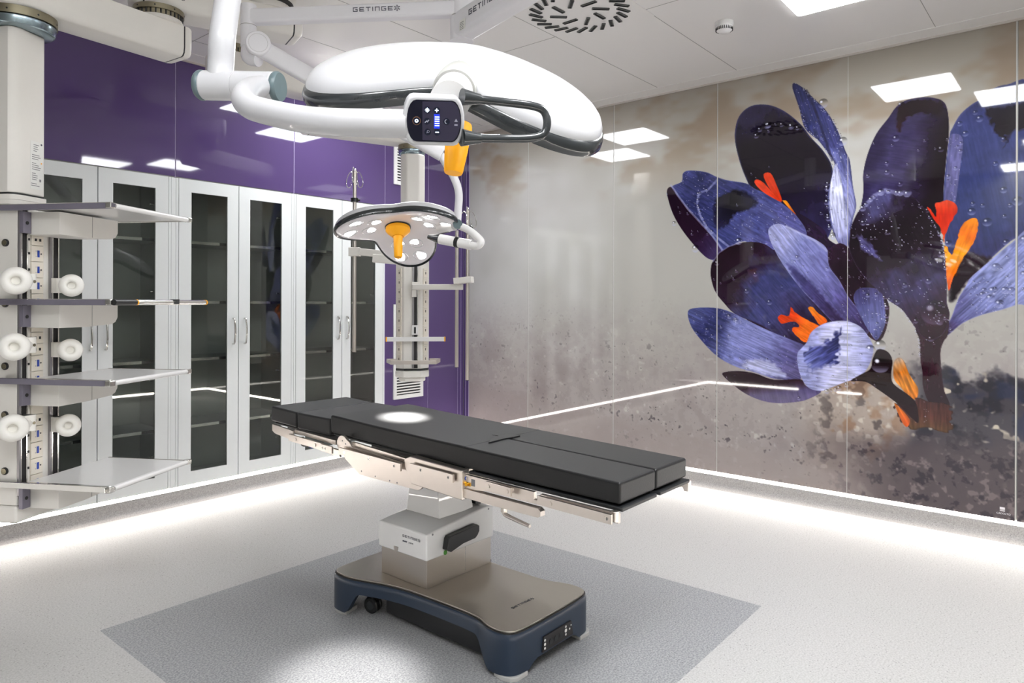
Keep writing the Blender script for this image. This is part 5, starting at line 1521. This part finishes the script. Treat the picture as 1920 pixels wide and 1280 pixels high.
# steelwork, both sides alike
def screw(mb, x, y, z, s, r=.0065):
    cyl(mb, (x, y, z), (x + s * .0015, y, z), r, chrome, 12); cyl(mb, (x + s * .0015, y, z), (x + s * .002, y, z), r * .45, black, 8)
for s in (-1, 1):
    def SX(x): return MX + s * (MX - x)          # x given for the left side
    def ext(mb, prof, xa, xb, m): prism(mb, prof, SX(xa), SX(xb), m, YZ)
    # long shaped side plate of the back section
    c1 = [(2.748 + .040 * math.cos(math.radians(a)), .774 + .040 * math.sin(math.radians(a))) for a in range(-30, 136, 15)]
    c2 = [(2.225 + .047 * math.cos(math.radians(a)), .693 + .047 * math.sin(math.radians(a))) for a in range(100, 276, 15)]
    mb = MB(); ext(mb, [(2.615, .650), (2.72, .705)] + c1[0:] + [(2.690, .788), (2.675, .770)] + c2, 2.026, 2.040, steel_s)
    for y, z in ((2.60, .668), (2.50, .660), (2.40, .657), (2.35, .656), (2.745, .79), (2.72, .778)):
        cyl(mb, (SX(2.026), y, z), (SX(2.0252), y, z), .004, ink_l, 10)
    mb.build('side_plate', tb, bevel=.002, smooth=30)
    # accessory rails
    for (ya, za, yb, zb, scr) in ((2.745, .745, 2.305, .7335, (2.70, 2.52, 2.345)), (2.245, .745, 1.985, .738, (2.175, 2.01)), (3.185, .752, 2.900, .742, (3.12, 2.95)), (2.888, .742, 2.800, .740, (2.872, 2.85)),
                                   (1.815, .738, 1.688, .733, (1.800, 1.705)), (1.56, .728, 1.245, .719, (1.50, 1.262))):
        h = .0165; xo = 2.004 if ya < 2.9 and ya > 1.9 else 2.014
        mb = MB(); ext(mb, [(ya, za - h), (ya, za + h), (yb, zb + h), (yb, zb - h)], xo, xo + .010, steel_s)
        for q in scr:
            screw(mb, SX(xo), q, za + (zb - za) * (q - ya) / (yb - ya), -1 if s < 0 else 1)
        r = mb.build('accessory_rail', tb, bevel=.0015, smooth=0)
    mb = MB()
    for y, z in ((2.70, .745), (2.345, .734), (2.175, .743), (2.01, .739), (3.12, .75), (2.95, .744), (1.80, .737), (1.705, .733), (1.50, .726), (1.27, .72)):
        cyl(mb, (SX(2.010), y, z), (SX(2.06), y, z), .008, steel_s, 10)
    mb.build('rail_spacers', tb, smooth=40)
    # upper slim strip of the back section, mirrors light
    mb = MB(); ext(mb, [(2.69, .768), (2.69, .790), (2.27, .764), (2.27, .748)], 2.040, 2.052, steel); mb.build('slide_strip', tb, smooth=0)
    # seat block
    mb = MB()
    ext(mb, [(1.950, .652), (1.950, .772), (2.00, .774), (2.262, .786), (2.275, .780), (2.30, .770), (2.30, .740), (2.255, .668)], 2.022, 2.064, steel_s)
    blk = mb.build('seat_block', tb, bevel=.004, smooth=30)
    mb = MB()
    cyl(mb, (SX(2.046), 1.950, .738), (SX(2.046), 1.948, .738), .008, blue_p, 14); cyl(mb, (SX(2.046), 1.950, .738), (SX(2.046), 1.9475, .738), .005, paper, 14)
    cyl(mb, (SX(2.046), 1.950, .668), (SX(2.046), 1.9475, .668), .012, ink_l, 16); cyl(mb, (SX(2.046), 1.950, .668), (SX(2.046), 1.947, .668), .007, black, 16)
    mb.build('socket', blk, smooth=30)
    mb = MB(); cyl(mb, (SX(2.046), 1.950, .716), (SX(2.046), 1.925, .716), .008, gold, 12); cyl(mb, (SX(2.046), 1.936, .716), (SX(2.030), 1.936, .716), .006, gold, 12); mb.build('brass_connector', blk)
    # leg section arms
    mb = MB()
    ext(mb, [(1.95, .690), (1.95, .752), (1.60, .744), (1.60, .716), (1.57, .716), (1.57, .700), (1.84, .705)], 2.045, 2.062, steel_s)
    ext(mb, [(1.97, .662), (1.97, .698), (1.575, .690), (1.560, .680), (1.560, .662), (1.575, .656), (1.80, .658)], 2.034, 2.062, steel_s)
    box2(mb, (SX(2.0440), 1.90, .712), (SX(2.0455), 1.92, .740), ink_l)
    mb.build('leg_arm', tb, bevel=.002, smooth=30)
    mb = MB(); ext(mb, [(1.57, .715), (1.57, .742), (1.235, .735), (1.235, .700), (1.255, .700), (1.26, .716)], 2.045, 2.060, steel_s)
    cyl(mb, (SX(2.046), 1.248, .705), (SX(2.046), 1.248, .742), .014, steel_s, 16)
    mb.build('leg_arm', tb, bevel=.002, smooth=30)
    mb = MB(); cyl(mb, (SX(2.044), 1.745, .658), (SX(2.044), 1.745, .642), .013, steel, 16)
    tube(mb, [(SX(2.044), 1.745, .648), (SX(2.042), 1.738, .634), (SX(2.035), 1.69, .628), (SX(2.022), 1.60, .622)], .0085, steel_s, 12, 4, rr=lambda t: .010 - .003 * t)
    mb.build('clamp_lever', tb)
    # head section bracket and its knobs
    mb = MB(); ext(mb, [(3.36, .800), (3.36, .765), (3.33, .752), (3.19, .738), (3.165, .738), (3.165, .785), (3.20, .79)], 2.026, 2.036, steel_s)
    ext(mb, [(3.17, .772), (3.17, .792), (2.82, .780), (2.82, .757)], 2.040, 2.060, steel)
    ext(mb, [(3.10, .722), (3.10, .745), (2.80, .735), (2.79, .700)], 2.045, 2.058, steel)
    mb.build('head_bracket', tb, bevel=.002, smooth=30)
    for y, mm in ((3.105, black), (3.035, blue_p), (2.95, blackslot)):
        mb = MB(); prism(mb, [(y + .035, .734), (y - .035, .728), (y - .025, .716), (y - .0, .708), (y + .022, .711)], SX(2.05), SX(2.075), mm, YZ)
        mb.build('release_lever', tb, bevel=.003)
    mb = MB(); cyl(mb, (SX(2.050), 2.665, .690), (SX(2.078), 2.665, .690), .018, black, 18); cyl(mb, (SX(2.046), 2.665, .690), (SX(2.050), 2.665, .690), .010, gold, 14)
    mb.build('pivot_knob', tb)
# cross body under the seat
mb = MB(); box2(mb, (2.066, 1.99, .690), (2.570, 2.27, .760), steel_b)
box2(mb, (2.13, 2.27, .70), (2.50, 2.66, .765), platedark); mb.build('under_frame', tb, bevel=.003)
mb = MB(); box2(mb, (2.13, 3.00, .738), (2.50, 3.38, .772), platedark); mb.build('head_frame', tb, bevel=.003)

# column: steel sleeve, white hood, tapered neck
mb = MB(); box2(mb, (2.110, 2.247, .187), (2.533, 2.555, .33), steel); box2(mb, (2.352, 2.2462, .2), (2.355, 2.248, .315), chrome)
mb.build('column_sleeve', tb, bevel=.002)
mb = MB(); box2(mb, (2.118, 2.252, .187), (2.541, 2.551, .197), rim_dark); mb.build('column_gasket', tb)
XZ = Matrix(((1, 0, 0, 0), (0, 0, -1, 0), (0, 1, 0, 0), (0, 0, 0, 1)))
HX0, HX1, HY0, HY1 = 2.098, 2.542, 2.238, 2.564
NX, NY = 16, 12
vs = []; fs = []
for i in range(NX + 1):
    for j in range(NY + 1):
        x = HX0 + (HX1 - HX0) * i / NX; y = HY0 + (HY1 - HY0) * j / NY
        ex = abs(2 * i / NX - 1); ey = abs(2 * j / NY - 1)
        z = .430 + .040 * min(1, (i / NX) * 1.15) - .010 * max(0, (i / NX - .9) * 10) + .034 * (1 - ex ** 3) * (1 - ey ** 2.4) 
        vs.append((x, y, z))
k_ = len(vs); vs += [(HX0, HY0, .313), (HX1, HY0, .313), (HX1, HY1, .313), (HX0, HY1, .313)]
ix = lambda i, j: i * (NY + 1) + j
for i in range(NX):
    for j in range(NY):
        fs.append((ix(i, j), ix(i + 1, j), ix(i + 1, j + 1), ix(i, j + 1)))
fs.append(tuple([k_, k_ + 1] + [ix(i, 0) for i in range(NX, -1, -1)]))
fs.append(tuple([k_ + 2, k_ + 3] + [ix(i, NY) for i in range(NX + 1)]))
fs.append(tuple([k_ + 3, k_] + [ix(0, j) for j in range(NY + 1)]))
fs.append(tuple([k_ + 1, k_ + 2] + [ix(NX, j) for j in range(NY, -1, -1)]))
fs.append((k_, k_ + 3, k_ + 2, k_ + 1))
mb = MB(); mb.add(vs, fs, white)
hd_ = mb.build('column_hood', tb, bevel=.007, smooth=35, seg=3)
mb = MB()
nk = [(2.205, 2.268), (2.43, 2.268), (2.43, 2.49), (2.205, 2.49)]; nt_ = [(2.235, 2.285), (2.40, 2.285), (2.40, 2.47), (2.235, 2.47)]
vs = [(x, y, .470) for x, y in nk] + [(x, y, .60) for x, y in [(2.215, 2.29), (2.42, 2.29), (2.42, 2.48), (2.215, 2.48)]] + [(x, y, .705) for x, y in nt_]
mb.add(vs, [(0, 3, 2, 1), (0, 1, 5, 4), (1, 2, 6, 5), (2, 3, 7, 6), (3, 0, 4, 7), (4, 5, 9, 8), (5, 6, 10, 9), (6, 7, 11, 10), (7, 4, 8, 11), (8, 9, 10, 11)], white)
mb.build('column_neck', tb, bevel=.004)
mb = MB(); prism(mb, [(2.44, .488), (2.475, .480), (2.480, .486), (2.462, .530), (2.44, .530)], -2.30, -2.262, black, XZ); mb.build('neck_guard', tb, bevel=.002)
# hand grip on the hood
mb = MB()
g0 = [(2.195, .345), (2.205, .392), (2.215, .402), (2.395, .412), (2.408, .404), (2.408, .380), (2.395, .362), (2.38, .352), (2.300, .348), (2.222, .330)]
prism(mb, g0, 2.206, 2.240, black, Matrix(((1, 0, 0, 0), (0, 0, 1, 0), (0, 1, 0, 0), (0, 0, 0, 1))))
gr = mb.build('hand_grip', hd_, bevel=.004, seg=3)
mb = MB(); prism(mb, disc_pts(.011, 20, 2.214, .318 + .006), 2.2364, 2.238, green, Matrix(((1, 0, 0, 0), (0, 0, 1, 0), (0, 1, 0, 0), (0, 0, 0, 1))))
mb.build('green_sticker', hd_, smooth=0)
TG = frame((2.232, 2.2375, .322), (1, 0, 0), (0, 0, 1))
text('ECMA', TG, .010, ink_l, 'lettering', hd_)
mb = MB(); box2(mb, (.030, -.003, 0), (.058, .012, .0004), paper, TG); box2(mb, (.034, .002, .0004), (.041, .009, .0007), ink_l, TG); box2(mb, (.046, .001, .0004), (.054, .010, .0007), ink_l, TG); mb.build('sticker', hd_, smooth=0)
mb = MB()
for x in (2.135, 2.505):
    cyl(mb, (x, 2.238, .424 if x < 2.3 else .455), (x, 2.2368, .424 if x < 2.3 else .455), .0045, ink_l, 10)
mb.build('screws', hd_, smooth=0)
TL = frame((2.0975, 2.3939, 0.3915), (0, -1, 0), (0, 0, 1))
wordmark(TL, .0105, ink, hd_)
TL2 = frame((2.0975, 2.3938, 0.3698), (0, -1, 0), (0, 0, 1))
text('SMART', TL2, .0095, ink, 'lettering', hd_, bold=.0003); text('| MOVE', TL2 @ Matrix.Translation((.040, 0, 0)), .0095, ink_l, 'lettering', hd_)
mb = MB(); prism(mb, [(0, 0), (.030, 0), (.026, -.016), (.018, -.026), (.008, -.026), (.0, -.012)], 0, .0012, steel, frame((2.0975, 2.4523, 0.3372), (0, -1, 0), (0, 0, 1)))
mb.build('lock_plate', hd_)

# base
BX = 2.30
half = [(1.682, .0), (1.683, .12), (1.690, .215), (1.702, .250), (1.722, .268), (1.76, .278), (1.81, .276), (1.85, .265), (1.89, .250), (1.94, .243), (2.05, .241), (2.20, .245), (2.33, .254), (2.44, .275), (2.53, .305), (2.60, .326), (2.66, .334), (2.72, .330), (2.752, .312), (2.766, .285), (2.775, .20), (2.778, .0)]
right = [(BX + h, y) for y, h in half]; left = [(BX - h, y) for y, h in half[-2:0:-1]]
def dense(o):
    return [tuple(v)[:2] for v in smooth_path([(x, y, 0) for x, y in o + [o[0]]], 4)[:-1]]
OUT = dense(right + left)
def inset(o, d):
    n = len(o); r = []
    for i in range(n):
        a = Vector(o[i - 1]); b = Vector(o[(i + 1) % n]); t = (b - a).normalized()
        r.append((o[i][0] - t.y * d, o[i][1] + t.x * d))
    return r
top_o = inset(OUT, .010)
mb = MB(); prism(mb, top_o, .178, .187, steel_b)
tp = mb.build('top_plate', tb, bevel=.002, smooth=50)
def skirt_z(x, y):
    """lower edge of the painted shell: down at the four corners, arched between"""
    side = abs(x - BX)
    a = sstep_(1.80, 1.91, y) * (1 - sstep_(2.56, 2.65, y))
    e = (1 - sstep_(.13, .17, side)) * (1 if (y < 1.75 or y > 2.72) else 0)
    return .018 + .100 * a + .030 * e * (1 - a)
def sstep_(a, b, x):
    t = min(1, max(0, (x - a) / (b - a))); return t * t * (3 - 2 * t)
n = len(OUT); vs = []; fs = []
rows = [('t', inset(OUT, .016), .176), ('t', inset(OUT, .006), .176), ('t', OUT, .168), ('t', OUT, .150), ('b', OUT, None), ('b', inset(OUT, .030), None), ('t', inset(OUT, .030), .165)]
IN_ = inset(OUT, .030)
for k_, o, z in rows:
    for i in range(n):
        zz = z if z is not None else skirt_z(*OUT[i])
        vs.append((o[i][0], o[i][1], zz))
for r_ in range(len(rows) - 1):
    for i in range(n):
        j = (i + 1) % n
        fs.append((r_ * n + i, (r_ + 1) * n + i, (r_ + 1) * n + j, r_ * n + j))
fs.append(tuple(range(n)))
mb = MB(); mb.add(vs, fs, blue_base)
bs = mb.build('base_shell', tb, smooth=50)
mb = MB(); prism(mb, inset(OUT, .004), .1755, .179, black); mb.build('gasket', bs, smooth=0)
mb = MB(); box2(mb, (2.090, 1.80, .022), (2.510, 2.50, .160), black); mb.build('chassis', tb, bevel=.006)
mb = MB(); box2(mb, (2.105, 1.90, .02), (2.11, 2.45, .04), rim_dark); mb.build('chassis_edge', tb)
for cx_, cy_ in ((-.235, 1.735), (.235, 1.735), (-.285, 2.70), (.285, 2.70)):
    s = 1 if cx_ > 0 else -1; f = -1 if cy_ < 2 else 1
    pts = [(BX + cx_ + s * .035, cy_ - f * .05), (BX + cx_ + s * .044, cy_ - .0), (BX + cx_ + s * .034, cy_ + f * .036), (BX + cx_ + s * .010, cy_ + f * .052), (BX + cx_ - s * .055, cy_ + f * .052), (BX + cx_ - s * .045, cy_ - f * .03)]
    mb = MB(); prism(mb, pts, 0, .019, rubber_lt); mb.build('foot', tb, bevel=.004)
for cx_, cy_ in ((-.215, 2.585), (.215, 2.585), (-.17, 1.88), (.17, 1.88)):
    mb = MB()
    for q in (-.014, .014):
        lathe(mb, [(0, q - .010), (.034, q - .010), (.038, q - .005), (.038, q + .005), (.034, q + .010), (0, q + .010)], (BX + cx_, cy_, .038), (1, .25, 0), black, 28)
        lathe(mb, [(0, q - .0105), (.020, q - .0105), (.020, q + .0105), (0, q + .0105)], (BX + cx_, cy_, .038), (1, .25, 0), rim_dark, 20)
    w_ = mb.build('castor', tb)
    mb = MB(); box2(mb, (BX + cx_ - .02, cy_ - .02, .06), (BX + cx_ + .02, cy_ + .02, .16), blackslot); mb.build('fork', w_)
# connection panel on the near end
mb = MB(); prism(mb, [(BX - .098, .058), (BX + .112, .058), (BX + .100, .118), (BX - .090, .118)], 1.6745, 1.690, blackslot, Matrix(((1, 0, 0, 0), (0, 0, 1, 0), (0, 1, 0, 0), (0, 0, 0, 1))))
cp = mb.build('connection_panel', tb, bevel=.002)
XY_ = Matrix(((1, 0, 0, 0), (0, 0, 1, 0), (0, 1, 0, 0), (0, 0, 0, 1)))
for x, z, r in ((-.085, .072, .005), (-.085, .088, .006), (-.085, .104, .005), (.058, .076, .005), (.058, .092, .008), (.058, .108, .005), (.085, .090, .004), (.095, .102, .003), (-.05, .09, .002), (-.015, .09, .002), (.025, .09, .002)):
    mb = MB(); prism(mb, disc_pts(r, 14, BX + x, z), 1.6735, 1.6748, paper if r > .0025 else icon_g, XY_); mb.build('indicator', cp, smooth=0)
mb = MB()
for x in (-.045, -.01, .025):
    prism(mb, disc_pts(.012, 16, BX + x, .086), 1.6728, 1.6746, black, XY_)
mb.build('socket', cp, smooth=0)
TB = frame((2.2067, 1.8337, 0.1872), Vector((2.3993, 1.8257, 0.1872)) - Vector((2.2067, 1.8337, 0.1872)), None or Vector((0, 1, 0)))
ln = (Vector((2.3993, 1.8257, 0.1872)) - Vector((2.2067, 1.8337, 0.1872))).length
wordmark(TB, .019 * ln / .30, ink_l, tp)
